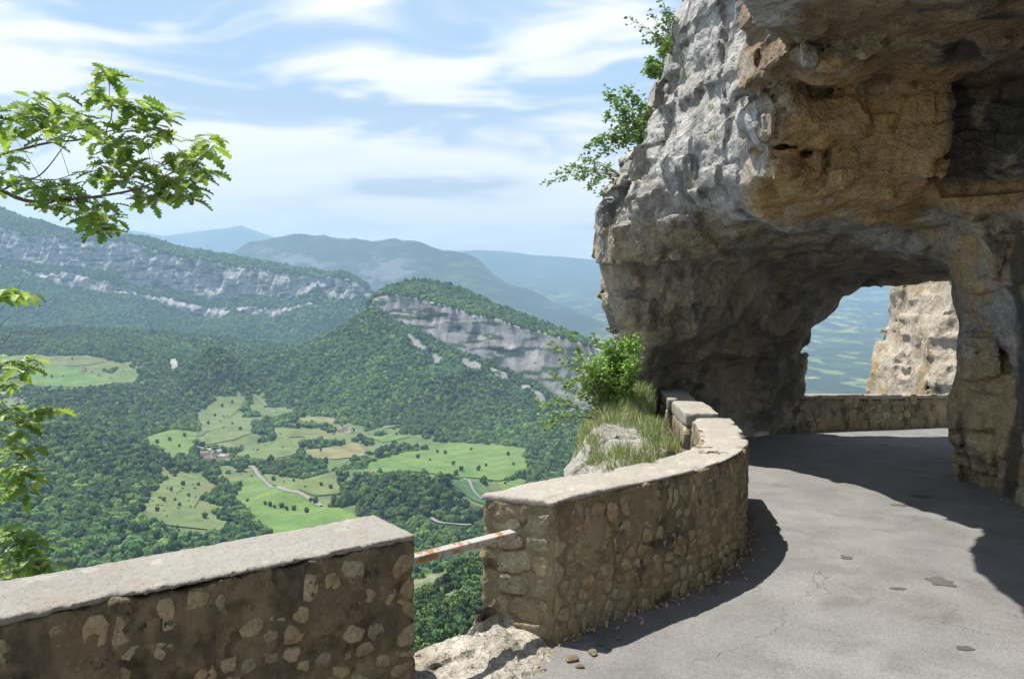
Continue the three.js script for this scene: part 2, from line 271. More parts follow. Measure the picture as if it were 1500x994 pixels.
// ---------------------------------------------------------------- road
const frontEdge = new THREE.CatmullRomCurve3([[0.234, 4.59], [0.596, 4.93], [0.94, 5.2], [1.26, 5.5], [1.54, 5.83], [1.77, 6.2], [1.95, 6.6], [2.08, 7.1], [2.2, 7.7], [2.32, 8.5]].map(([x, d]) => new THREE.Vector3(x, 0, -d)));
{
  const left = [[-9, -4], [-5.9, 0], [-2.2, 2.9], [-0.75, 4.05], [-0.2, 4.55], [0.35, 5.0], [1.0, 5.6], [1.45, 6.1], [1.75, 6.8], [2.0, 7.8], [2.12, 8.6], [2.35, 10.7], [2.65, 12.6], [4.3, 13.6], [5.0, 14.4], [5.2, 15.2], [7, 15.9]];
  const xl = (d) => { for (let i = 0; i < left.length - 1; i++) if (d <= left[i + 1][1]) return lerp(left[i][0], left[i + 1][0], (d - left[i][1]) / (left[i + 1][1] - left[i][1])); return 7; };
  const top = (x, d) => roadY(d) + 0.012 * fbm(x * 0.7, 1, d * 0.7, 3) - 0.03 * sstep(4.6, 5.4, x);
  const ds = [], pos = [], uv = [], idx = [], nxs = 150; for (let d = -4; d < 15.9; d += d < 3 ? 0.5 : 0.08) ds.push(d);
  for (const d of ds) for (let i = 0; i <= nxs; i++) { const x = lerp(xl(d), 11, i / nxs); pos.push(x, top(x, d), -d); uv.push(x, d); }
  for (let j = 0; j < ds.length - 1; j++) for (let i = 0; i < nxs; i++) { const a = j * (nxs + 1) + i, b = a + nxs + 1; idx.push(a, a + 1, b, a + 1, b + 1, b); }
  const g = new THREE.BufferGeometry(); g.setAttribute('position', new THREE.Float32BufferAttribute(pos, 3)); g.setAttribute('uv', new THREE.Float32BufferAttribute(uv, 2)); g.setIndex(idx); g.computeVertexNormals();
  setColors(g, (x, y, z) => {
    const n = fbm(x * 0.8, 3, z * 0.8, 5), m = fbm(x * 3.1, 9, z * 3.1, 4); let b = 0.315 * (1 + 0.16 * n + 0.12 * m);
    const dust = sstep(0.05, 0.45, fbm(x * 0.5 + 3, 4, z * 0.9, 4)); let c = [b * 1.02, b * 0.995, b * 0.96]; c = mixc(c, [0.40, 0.39, 0.365], dust * 0.45);
    const band = sstep(0.35, 0.95, Math.cos(2.1 * (x - 2.6 - 0.35 * (z + 6)) + 0.5 * n)); c = mixc(c, [0.36, 0.35, 0.335], band * 0.3); const spot = sstep(0.34, 0.44, fbm(x * 4.2 + 8, 2, z * 4.2, 3)); c = mixc(c, [0.19, 0.185, 0.175], spot * 0.4);
    const damp = sstep(0.22, 0.5, fbm(x * 1.3, 14, z * 1.0, 4)); c = mixc(c, [0.20, 0.185, 0.16], damp * 0.35); return c;
  });
  var road = structure('road', g, asphaltMat, 'pale worn asphalt mountain road curving into the rock tunnel');
  // cracks and patches lie on the road
  const crackMat = new THREE.MeshStandardMaterial({ color: rgb(0.09, 0.085, 0.08), roughness: 1 }), R = rng(5);
  const crack = (pts, w) => {
    const fine = []; for (let i = 0; i < pts.length - 1; i++) for (let k = 0; k < 9; k++) { const t = k / 9; fine.push([lerp(pts[i][0], pts[i + 1][0], t) + (R() - 0.5) * 0.05, lerp(pts[i][1], pts[i + 1][1], t) + (R() - 0.5) * 0.05]); }
    const q = [], ix = []; fine.forEach(([x, d], i) => { const ww = w * (0.25 + R()) * (i === 0 || i === fine.length - 1 ? 0.1 : 1), o = fine[Math.min(i + 1, fine.length - 1)], p = fine[Math.max(i - 1, 0)], tx = o[0] - p[0], td = o[1] - p[1], l = Math.hypot(tx, td) || 1; for (const s of [-1, 1]) { const X = x + s * ww * -td / l, D = d + s * ww * tx / l; q.push(X, top(X, D) + 0.0035, -D); } if (i) { const a = i * 2; ix.push(a - 2, a - 1, a, a - 1, a + 1, a); } });
    const c = new THREE.BufferGeometry(); c.setAttribute('position', new THREE.Float32BufferAttribute(q, 3)); c.setIndex(ix); c.computeVertexNormals(); part('crack', c, crackMat, road);
  };
  const px = (list) => list.map(([a, b]) => { const p = onRoad(a, b); return [p.x, -p.z]; });
  crack(px([[1105, 938], [1145, 915], [1150, 890], [1175, 872], [1200, 860], [1212, 845], [1190, 838]]), 0.0014);
  crack(px([[1200, 862], [1190, 845], [1205, 832]]), 0.0018); for (let q = 0; q < 16; q++) { const x0 = 1.4 + 2.6 * R(), d0 = 3.6 + 4.2 * R(), ang = R() * 6.28, pts = [[x0, d0]]; for (let k = 1; k < 4; k++) pts.push([x0 + Math.cos(ang + 0.5 * R()) * 0.14 * k, d0 + Math.sin(ang + 0.5 * R()) * 0.14 * k]); crack(pts, 0.0012); }
  crack(px([[1010, 975], [1050, 958], [1105, 938]]), 0.0015);
  const blob = (cx, cy, rx, rd, mat, name) => {
    const c = onRoad(cx, cy), q = [c.x, 0, c.z], ix = [], n = 22; for (let i = 0; i < n; i++) { const a = i / n * 6.283, r = 1 + 0.4 * vnoise(Math.cos(a) * 2 + cx, Math.sin(a) * 2, cy) + 0.15 * (R() - 0.5); q.push(c.x + rx * r * Math.cos(a), 0, c.z + rd * r * Math.sin(a)); ix.push(0, 1 + (i + 1) % n, 1 + i); }
    for (let i = 0; i < q.length; i += 3) q[i + 1] = top(q[i], -q[i + 2]) + 0.004;
    const g2 = new THREE.BufferGeometry(); g2.setAttribute('position', new THREE.Float32BufferAttribute(q, 3)); g2.setIndex(ix); g2.computeVertexNormals(); setColors(g2, (x, y, z) => { const b = 1 + 0.3 * fbm(x * 9, 2, z * 9, 3); return [b, b, b]; }); g2.setAttribute('uv', new THREE.Float32BufferAttribute(q.flatMap((_, i) => i % 3 === 0 ? [q[i], q[i + 2]] : []), 2)); part(name, g2, mat, road);
  };
  const tar = asphaltMat.clone(); tar.color = rgb(0.12, 0.11, 0.10); const pale = asphaltMat.clone(); pale.color = rgb(0.33, 0.32, 0.30);
  blob(1380, 851, 0.085, 0.11, tar, 'tar_patch'); blob(1352, 728, 0.12, 0.13, tar, 'tar_patch'); blob(1320, 740, 0.10, 0.05, tar, 'tar_patch'); blob(1240, 816, 0.04, 0.05, tar, 'tar_patch'); blob(1318, 861, 0.05, 0.03, tar, 'tar_patch'); blob(1416, 949, 0.05, 0.03, tar, 'tar_patch'); blob(1325, 650, 0.25, 0.16, pale, 'dust_patch'); blob(1300, 646, 0.12, 0.08, pale, 'dust_patch');
}

// ---------------------------------------------------------------- the cliff with its tunnel
const RIB = [[3, 14.6]];
const cliffAt = slices([
  [-1.6, [[[-0.3, 7.4], [0.1, 6.3], [0.9, 6.3], [1.75, 7.6], [2.02, 8.6], [2.1, 11], [2.2, 12.7], [2.95, 13.1], [5.0, 13.95], [5.1, 14.3], [3, 14.8], [1.2, 14.2], [0.6, 12], [0.2, 10]], [[5.2, 1], [5.1, 8], [5.3, 8.8], [5.4, 9.7], [6.2, 10.6], [13, 11], [13, 1]]]],
  [-0.5, [[[0.45, 8.2], [0.7, 7.0], [1.2, 7.0], [1.75, 7.7], [2.02, 8.6], [2.1, 10.5], [2.15, 12.7], [2.95, 13.1], [5.05, 13.9], [5.15, 14.2], [3, 14.7], [1.4, 14.1], [0.95, 12.2], [0.6, 10]], [[5.25, 1], [5.15, 8], [5.35, 8.8], [5.45, 9.7], [6.2, 10.6], [13, 11], [13, 1]]]],
  [0.05, [[[0.72, 8.6], [0.9, 8.0], [1.4, 7.9], [1.9, 8.5], [2.05, 10.4], [2.12, 12.7], [2.95, 13.05], [5.05, 13.9], [5.15, 14.1], [3, 14.6], [1.6, 14], [1.2, 12.2], [0.82, 10]], [[5.25, 1], [5.15, 8], [5.35, 8.8], [5.42, 9.7], [6.2, 10.6], [13, 11], [13, 1]]]],
  [0.28, [[[0.95, 9.1], [1.2, 8.6], [1.7, 8.8], [1.95, 10.2], [2.08, 12.7], [2.95, 13.02], [5.05, 13.88], [5.15, 14.1], [3, 14.6], [1.75, 14], [1.4, 12.3], [1.05, 10.4]], [[5.25, 1], [5.15, 8], [5.33, 8.8], [5.4, 9.7], [6.2, 10.6], [13, 11], [13, 1]]]],
  [0.5, [[[1.1, 9.5], [1.5, 9.3], [1.9, 10.0], [2.0, 11.2], [2.1, 12.7], [2.95, 13.0], [5.05, 13.85], [5.15, 14.1], [3, 14.6], [1.9, 14], [1.55, 12.4], [1.3, 11]], [[5.25, 1], [5.15, 8], [5.33, 8.8], [5.4, 9.7], [6.2, 10.6], [13, 11], [13, 1]]]],
  [0.65, [[[1.45, 10.8], [1.75, 10.7], [1.95, 11.6], [2.1, 12.6], [2.95, 12.95], [5.05, 13.82], [5.15, 14.1], [3, 14.6], [2.05, 14], [1.72, 12.5]], [[5.25, 1], [5.15, 8], [5.33, 8.8], [5.4, 9.7], [6.2, 10.6], [13, 11], [13, 1]]]],
  [0.8, [[[1.85, 12.2], [2.1, 12.5], [2.95, 12.9], [5.05, 13.8], [5.15, 14.1], [3, 14.6], [2.2, 14], [1.92, 12.6]], [[5.25, 1], [5.15, 8], [5.33, 8.8], [5.4, 9.7], [6.2, 10.6], [13, 11], [13, 1]]]],
  [1.15, [[[1.9, 12.6], [2.15, 12.2], [2.9, 12.5], [5.05, 13.75], [5.15, 14.1], [3, 14.5], [2, 13.6]], [[5.25, 1], [5.12, 8], [5.3, 8.7], [5.4, 9.7], [6.2, 10.6], [13, 11], [13, 1]]]],
  [1.6, [[[1.5, 12.5], [1.9, 11.8], [2.8, 11.75], [5.0, 13.6], [5.2, 14.1], [3, 14.5], [1.7, 13.6]], [[5.3, 1], [5.12, 8], [5.28, 8.6], [5.38, 9.7], [6.2, 10.7], [13, 11], [13, 1]]]],
  [2.0, [[[1.32, 12.5], [1.7, 11.8], [2.6, 11.6], [4.2, 12.7], [5.3, 13.5], [5.55, 14.0], [3, 14.5], [1.5, 13.6]], [[5.3, 1], [5.12, 8], [5.25, 8.5], [5.32, 9.7], [6.1, 10.8], [13, 11], [13, 1]]]],
  [2.45, [[[1.26, 12.5], [1.65, 11.7], [2.55, 11.5], [3.6, 12.0], [5, 12.3], [6.2, 12.2], [13, 12.2], [13, 13.7], [8, 13.7], [5.6, 13.9], [3, 14.5], [1.45, 13.6]], [[5.3, 1], [5.1, 8], [5.15, 8.5], [5.2, 9.6], [5.9, 10.9], [13, 11], [13, 1]]]],
  [2.8, [[[1.28, 12.5], [1.6, 11.6], [2.5, 11.2], [3.3, 10.9], [4.3, 10.7], [4.9, 9.9], [5.0, 8.5], [5.1, 8], [5.3, 1], [13, 1], [13, 13.7], [8, 13.7], [3, 14.5], [1.45, 13.6]]]],
  [3.05, [[[1.3, 12.5], [1.6, 11.5], [2.4, 10.9], [3.1, 9.8], [4.1, 8.95], [4.9, 8.45], [5.15, 8], [5.35, 1], [13, 1], [13, 13.7], [8, 13.7], [3, 14.5], [1.4, 13.6]]]],
  [3.4, [[[1.35, 12.5], [1.65, 11.4], [2.25, 10.6], [2.7, 9.3], [2.95, 8.85], [4.3, 8.4], [4.45, 8.8], [5.3, 8.4], [5.5, 1], [13, 1], [13, 13.7], [8, 13.7], [3, 14.5], [1.4, 13.6]]]],
  [4.1, [[[1.72, 12.5], [1.95, 11.5], [2.33, 10.4], [2.68, 9.2], [2.9, 8.8], [4.3, 8.4], [4.45, 8.9], [5.4, 8.6], [5.7, 1], [13, 1], [13, 13.7], [8, 13.7], [3, 14.4], [2, 13.6]]]],
  [4.26, [[[1.78, 12.5], [2.0, 11.5], [2.38, 10.4], [2.7, 9.2], [2.9, 8.75], [4.3, 8.3], [4.5, 8.8], [5.4, 8.5], [5.7, 1], [13, 1], [13, 13.7], [8, 13.7], [3, 14.4], [2, 13.6]]]],
  [4.44, [[[1.86, 12.5], [2.1, 11.5], [2.45, 10.4], [2.74, 9.2], [2.75, 8.6], [2.1, 7.1], [1.42, 5.4], [1.3, 4.2], [2.4, 2.5], [5, 1.2], [13, 1], [13, 13.7], [8, 13.7], [3, 14.4], [2.1, 13.6]]]],
  [6.7, [[[2.55, 12.5], [2.68, 11.5], [2.85, 10.4], [3.0, 9.2], [2.95, 8.5], [2.3, 7.1], [1.6, 5.4], [1.5, 4.2], [2.6, 2.5], [5, 1.2], [13, 1], [13, 13.7], [8, 13.7], [3.4, 14.3], [2.7, 13.6]]]],
  [9.0, [[[3.3, 12.5], [3.35, 11.5], [3.4, 10.4], [3.5, 9.2], [3.4, 8.5], [2.9, 7.2], [2.3, 5.5], [2.2, 4.2], [3.0, 2.5], [5, 1.2], [13, 1], [13, 13.7], [8, 13.7], [4, 14.3], [3.4, 13.6]]]],
], [-1.5, 11], [0.5, 16.5], 0.08);
const boxes = [[2.72, 3.52, 3.68, 4.20, 8.38, 9.4, 0.0], [2.74, 3.36, 3.32, 3.64, 8.5, 9.4, 0.0], [3.4, 4.38, 3.2, 4.3, 8.40, 9.2, -0.25], [2.45, 4.4, 4.22, 4.36, 7.3, 9.2, -0.18], [3.2, 6.4, 4.32, 4.5, 6.0, 9.2, -0.12]];
function cliffBase(x, y, d) { let s = cliffAt(x, y, d); for (const b of boxes) { const e = d - b[6] * (x - b[0]), q = Math.max(b[0] - x, x - b[1], b[2] - y, y - b[3], b[4] - e, e - b[5]); if (q < s) s = q; } return s; }
function rugged(base, seed, plain) {                           // flat broken faces of several sizes, bedding steps and upright joints
  const step = (v, q, r) => hash3(Math.floor(v), q, r) * H01 * 2 - 1;
  return (x, y, z) => {
    const d = -z; if (plain && plain(x, y, d)) return base(x, y, d);
    const a = x * 0.83 + d * 0.55 + seed, b = y * 0.96 + x * 0.17, c = d * 0.83 - x * 0.55 + y * 0.12, bedded = x > 2.7 && d < 9.8 && y > 2.9;
    const l1 = lnoise(a * 0.95, b * 0.95, c * 0.95), l2 = lnoise(c * 1.05 + 9, a * 1.05, b * 1.05), l3 = lnoise(b * 1.0 + 31, c * 1.0, a * 1.0);
    const m1 = lnoise(a * 2.3 + 5, b * 2.0, c * 2.3), m2 = lnoise(c * 2.5 + 7, b * 2.3 + 3, a * 2.5), n1 = lnoise(a * 5.4, b * 4.2 + 8, c * 5.4), n2 = lnoise(c * 11 + 3, a * 11, b * 10), n3 = lnoise(b * 5.2 + 40, a * 5.2, c * 5.2);
    const u = x * 0.8 - d * 0.6, by = y * (bedded ? 2.9 : 1.9) + 0.30 * l1 + 0.10 * m1, row = Math.floor(by), bed = step(by, 1, 77), thin = step(y * 7.3 + 0.5 * l2 + 0.2 * m2, 2, 78);
    const joint = step(u * (bedded ? 1.3 : 2.0) + 0.35 * l3 + 0.14 * m2, row, 79), chip = step(u * 4.7 + 0.4 * m1 + 0.2 * n1, Math.floor(y * 4.1 + 0.4 * l2 + 0.25 * m2), 80), under = step((x + 0.3 * l1) * 1.9 + 0.2 * m1, Math.floor(d * 1.6 + 0.3 * l2 + 0.2 * m2), 81);
    const h = (bedded ? 0.07 : 0.05) * bed + (bedded ? 0.03 : 0.015) * thin + 0.075 * joint + 0.034 * chip;
    return base(x + 0.15 * l1 + 0.10 * m1 + 0.03 * n1 + h, y + 0.11 * l2 + 0.06 * m2 + 0.03 * n3 + 0.05 * under, d + 0.15 * l3 + 0.10 * m2 + 0.03 * n3 + h) + 0.04 * n1 + 0.024 * n2;
  };
}
const GREY = [0.60, 0.59, 0.575], OCHRE = [0.60, 0.40, 0.175], PALE = [0.66, 0.57, 0.43], SLATE = [0.135, 0.14, 0.145], SOOT = [0.045, 0.042, 0.038], BROWN = [0.30, 0.21, 0.115];
function rockColor(x, y, z) {
  const d = -z, n = fbm(x * 1.1, y * 1.1, d * 1.1, 5), m = fbm(x * 3.3 + 7, y * 3.3, d * 3.3, 4), st = fbm(x * 2.6, y * 0.45, d * 2.6, 4), lay = fbm(x * 0.7, y * 5 + n, d * 0.7, 4);
  let c = mixc(GREY, [0.43, 0.41, 0.38], sstep(-0.1, 0.4, m)); c = mixc(c, [0.58, 0.56, 0.52], sstep(0.15, 0.5, n) * 0.6); c = mixc(c, [0.15, 0.152, 0.158], sstep(0.12, 0.36, fbm(x * 4.2, y * 0.5, d * 4.2, 4)) * 0.8);
  c = mixc(c, [0.40, 0.30, 0.17], sstep(0.25, 0.5, fbm(x * 1.7 + 20, y * 1.7, d * 1.7, 4)) * 0.6);
  // the fresher ochre rock round the tunnel mouth and under the overhang, the dark wet wall beside it
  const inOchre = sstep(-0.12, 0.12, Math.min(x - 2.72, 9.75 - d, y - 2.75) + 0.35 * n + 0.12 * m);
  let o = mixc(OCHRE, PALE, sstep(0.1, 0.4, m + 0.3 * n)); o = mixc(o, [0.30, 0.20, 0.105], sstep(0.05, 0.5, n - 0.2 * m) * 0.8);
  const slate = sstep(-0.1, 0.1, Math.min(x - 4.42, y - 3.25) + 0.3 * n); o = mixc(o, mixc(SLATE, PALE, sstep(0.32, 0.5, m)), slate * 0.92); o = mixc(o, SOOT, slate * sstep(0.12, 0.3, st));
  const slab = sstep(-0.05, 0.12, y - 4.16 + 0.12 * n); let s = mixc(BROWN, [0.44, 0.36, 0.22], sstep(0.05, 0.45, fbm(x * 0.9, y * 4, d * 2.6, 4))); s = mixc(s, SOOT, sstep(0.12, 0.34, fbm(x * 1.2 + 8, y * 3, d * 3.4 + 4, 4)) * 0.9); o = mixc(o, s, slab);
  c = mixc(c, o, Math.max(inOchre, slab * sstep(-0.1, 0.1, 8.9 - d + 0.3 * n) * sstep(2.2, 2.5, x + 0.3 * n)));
  // brown rubbly rock of the rib
  const rib = sstep(-0.2, 0.25, Math.min(3.15 - y, d - 10.4) + 0.5 * n); c = mixc(c, mixc(mixc([0.42, 0.34, 0.21], [0.24, 0.215, 0.18], sstep(-0.15, 0.3, m)), PALE, sstep(0.3, 0.5, fbm(x * 5, y * 5, d * 5 + 3, 3)) * 0.7), rib * 0.8);
  const pillar = sstep(-0.15, 0.15, Math.min(x - 4.7, 3.0 - y, 10 - d) + 0.3 * n); let pl = mixc([0.52, 0.39, 0.22], [0.44, 0.42, 0.39], sstep(-0.05, 0.25, n + 0.4 * m)); pl = mixc(pl, PALE, sstep(0.2, 0.45, m) * 0.6); pl = mixc(pl, SOOT, sstep(0.12, 0.35, st) * 0.8); c = mixc(c, pl, pillar);
  const ledge = sstep(0, 0.3, 0.75 - y) * sstep(0, 0.3, 12 - d) * sstep(0, 0.3, 3 - x); c = mixc(c, mixc([0.46, 0.44, 0.40], [0.38, 0.31, 0.21], sstep(0, 0.35, n)), ledge * 0.8);
  return c;
}
{
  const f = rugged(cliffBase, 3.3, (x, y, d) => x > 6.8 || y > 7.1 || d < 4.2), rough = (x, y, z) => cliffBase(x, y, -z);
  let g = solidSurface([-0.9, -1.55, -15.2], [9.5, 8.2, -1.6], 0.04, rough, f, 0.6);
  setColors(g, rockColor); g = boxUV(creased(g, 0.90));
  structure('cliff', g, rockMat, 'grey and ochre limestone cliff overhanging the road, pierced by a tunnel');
}
{ // sunlit buttress beyond the tunnel
  const at = slices([[-6, [[[7.6, 18.5], [8.4, 16.6], [11, 16.1], [15, 16.5], [15, 23], [8, 23]]]], [-0.3, [[[8.5, 18.6], [9.1, 17.4], [10.4, 16.6], [15, 16.9], [15, 23], [8.6, 23]]]], [1.2, [[[8.75, 18.6], [9.3, 17.7], [10.2, 16.9], [15, 17.2], [15, 23], [9, 23]]]], [2.6, [[[9.05, 18.6], [9.7, 17.8], [10.5, 17.2], [15, 17.4], [15, 23], [9.2, 23]]]], [6, [[[9.9, 19], [10.4, 18.4], [11, 18], [15, 18], [15, 23], [10, 23]]]], [8, [[[10.9, 20], [11.4, 19.4], [12, 19], [15, 19], [15, 23], [11, 23]]]]], [6, 15], [15, 24], 0.1);
  let g = solidSurface([7.6, -5, -22], [13.4, 7, -15.6], 0.075, (x, y, z) => at(x - 1.15, y, -z), rugged((x, y, d) => at(x - 1.15, y, d), 9.1), 0.95);
  setColors(g, (x, y, z) => { const n = fbm(x * 1.1, y * 0.8, z * 1.1, 4), m = fbm(x * 3, y * 3, z * 3, 4); let c = mixc([0.60, 0.52, 0.42], [0.50, 0.37, 0.20], sstep(-0.05, 0.35, n + 0.3 * m)); return mixc(c, [0.22, 0.18, 0.13], sstep(0.25, 0.5, m - 0.3 * n) * 0.7); });
  structure('rock_buttress', boxUV(creased(g, 0.86)), rockMat, 'pale sunlit rock buttress seen through the tunnel behind the low parapet');
}
{ // broken rock ledge in the gap between the parapets
  const at = slices([[-2.2, [[[-1.9, 3.4], [-0.7, 3.2], [0.6, 4.3], [0.7, 5.2], [-0.2, 5.6], [-1.4, 4.9]]]], [-0.12, [[[-0.9, 3.7], [-0.6, 3.4], [0.4, 4.2], [0.5, 4.9], [0.1, 5.05], [-0.2, 4.85], [-0.42, 4.62], [-0.66, 4.5]]]], [0.03, [[[-0.72, 3.85], [-0.5, 3.7], [0.12, 4.3], [0.2, 4.75], [-0.12, 4.82], [-0.3, 4.6], [-0.55, 4.4]]]], [0.12, [[[-0.25, 4.5], [-0.15, 4.5], [0.0, 4.75], [-0.12, 4.78]]]]], [-2.5, 1.2], [3, 6], 0.04);
  let g = solidSurface([-1.9, -1.6, -5.6], [0.65, 0.2, -3.3], 0.018, (x, y, z) => at(x, y, -z), (x, y, z) => { const k = voronoi(x * 5, y * 5, z * 5), w = 0.035 * k[2], q = 0.025 * k[3]; return at(x + w + 0.02 * vnoise(x * 14, y * 14, z * 14), y + q + 0.012 * vnoise(x * 30, y * 30, z * 30), -z + 0.035 * k[4]); }, 0.2);
  setColors(g, (x, y, z) => { const n = fbm(x * 4, y * 4, z * 4, 4); return mixc([0.56, 0.52, 0.45], [0.40, 0.34, 0.26], sstep(-0.1, 0.4, n)); });
  structure('rock_ledge', boxUV(creased(g, 0.86)), rockMat, 'broken pale rock ledge at the gap between the two parapets');
}

{ // the cliff goes on: up above the tunnel and back along the right side of the road
  const plan = [[4.6, 14.2], [3.25, 12.6], [3.4, 10.4], [3.5, 9.2], [3.4, 8.5], [2.9, 7.2], [2.35, 5.5], [2.3, 4.2], [3.0, 2.6], [4.6, 1.2], [5.4, -2], [5.8, -7], [6.6, -14], [8, -26]], pos = [], uv = [], idx = [], n = 120, m = 60, curve = new THREE.CatmullRomCurve3(plan.map(([x, d]) => new THREE.Vector3(x, 0, -d)));
  for (let j = 0; j <= m; j++) for (let i = 0; i <= n; i++) { const p = curve.getPoint(i / n), d = -p.z, y0 = lerp(-0.3, 7.9, sstep(0.5, 1.6, d)), y = lerp(y0, 55, Math.pow(j / m, 1.6)), out = Math.max(0, y - 9) * 0.22 + 0.9 * fbm(p.x * 0.25, y * 0.2, d * 0.25, 4) * sstep(y0, y0 + 1.5, y); pos.push(p.x + out + 0.35 * sstep(9.5, 8, y), y, p.z); uv.push(d, y); }
  for (let j = 0; j < m; j++) for (let i = 0; i < n; i++) { const a = j * (n + 1) + i, b = a + n + 1; idx.push(a, a + 1, b, a + 1, b + 1, b); }
  const g = new THREE.BufferGeometry(); g.setAttribute('position', new THREE.Float32BufferAttribute(pos, 3)); g.setAttribute('uv', new THREE.Float32BufferAttribute(uv, 2)); g.setIndex(idx); g.computeVertexNormals(); setColors(g, (x, y, z) => mixc([0.36, 0.355, 0.34], [0.26, 0.23, 0.18], sstep(-0.2, 0.3, fbm(x * 0.4, y * 0.2, z * 0.4, 4)))); structure('cliff_face', g, rockMat, 'high grey limestone cliff face rising over the road');
}

// ---------------------------------------------------------------- parapets
function wallShape(pts, th, skew = 0) {                                 // pts: road-side edge [[x, d], ...]; t > 0 towards the valley
  const cum = [0]; for (let i = 1; i < pts.length; i++) cum.push(cum[i - 1] + Math.hypot(pts[i][0] - pts[i - 1][0], pts[i][1] - pts[i - 1][1]));
  const L = cum[cum.length - 1];
  const st = (x, d) => {
    let best = 1e9, s = 0, t = 0;
    for (let i = 0; i < pts.length - 1; i++) {
      const ax = pts[i][0], ad = pts[i][1], l = cum[i + 1] - cum[i], ex = (pts[i + 1][0] - ax) / l, ed = (pts[i + 1][1] - ad) / l, wx = x - ax, wd = d - ad;
      const q = wx * ex + wd * ed, c = clamp(q, i ? 0 : -9, i < pts.length - 2 ? l : 99), dx = wx - ex * c, dd = wd - ed * c, r = dx * dx + dd * dd;
      if (r < best) { best = r; s = cum[i] + c; t = Math.sign(-wx * ed + wd * ex) * Math.sqrt(r); }
    }
    return [s, t];
  };
  const at = (s) => { let i = 0; while (i < pts.length - 2 && s > cum[i + 1]) i++; const f = (s - cum[i]) / (cum[i + 1] - cum[i]); const tx = (pts[i + 1][0] - pts[i][0]) / (cum[i + 1] - cum[i]), td = (pts[i + 1][1] - pts[i][1]) / (cum[i + 1] - cum[i]); return { x: lerp(pts[i][0], pts[i + 1][0], f), d: lerp(pts[i][1], pts[i + 1][1], f), tx, td }; };
  const sdf = (s, t, y, y0, y1, grow, r) => {
    const qx = Math.max(-s - skew * t, s - L) - grow + r, qt = Math.abs(t - th / 2) - th / 2 - grow + r, qy = Math.abs(y - (y0 + y1) / 2) - (y1 - y0) / 2 + r;
    return Math.hypot(Math.max(qx, 0), Math.max(qt, 0), Math.max(qy, 0)) + Math.min(Math.max(qx, qt, qy), 0) - r;
  };
  return { L, st, at, sdf, th, skew };
}
function wallPart(w, name, mat, parent, h, top, capH, isCap, colour, chips = 0) {
  const xs = [], ds = []; for (let i = 0; i <= 40; i++) { const p = w.at(w.L * i / 40 - (i ? 0 : w.skew * w.th + 0.05)); for (const t of [-0.06, w.th + 0.06]) { xs.push(p.x - p.td * t); ds.push(p.d + p.tx * t); } }
  const lo = [Math.min(...xs) - 0.12, isCap ? top(0, 1e3) - 0.5 : -0.75, -Math.max(...ds) - 0.12], hi = [Math.max(...xs) + 0.12, top(0, 0) + 0.08, -Math.min(...ds) + 0.12];
  const f = (x, y, z) => {
    const [s, t] = w.st(x, -z), Y = top(s, -z), n = fbm(x * 5, y * 5, z * 5, 4);
    if (isCap) { let v = w.sdf(s, t, y, Y - capH, Y, 0.004, 0.013) + 0.006 * n + 0.004 * vnoise(x * 40, y * 40, z * 40) + 0.012 * vnoise(x * 1.3, 3, z * 1.3); if (chips) { const c = sstep(0.22, 0.6, vnoise(x * 4.5, y * 9, z * 4.5)) * sstep(0.06, -0.02, Math.abs(y - Y) + Math.abs(Math.min(t, w.th - t)) - 0.02); v += chips * c; } return v; }
    const k = voronoi(x * 5.5, y * 5.5, z * 5.5);
    return w.sdf(s, t, y, -1.2, Y - capH + 0.004, 0, 0.02) + 0.018 * n + 0.013 * vnoise(x * 16, y * 16, z * 16) + 0.006 * vnoise(x * 37, y * 37, z * 37) - 0.012 * (k[1] - k[0] > 0.2 ? 1 : 0) * k[2];
  };
  let g = solidSurface(lo, hi, h, (x, y, z) => { const [s, t] = w.st(x, -z), Y = top(s, -z); return isCap ? w.sdf(s, t, y, Y - capH, Y, 0.004, 0.013) : w.sdf(s, t, y, -1.2, Y - capH, 0, 0.02); }, f, Math.max(0.1, h * 5));
  if (colour) setColors(g, colour); return part(name, boxUV(g), mat, parent);
}
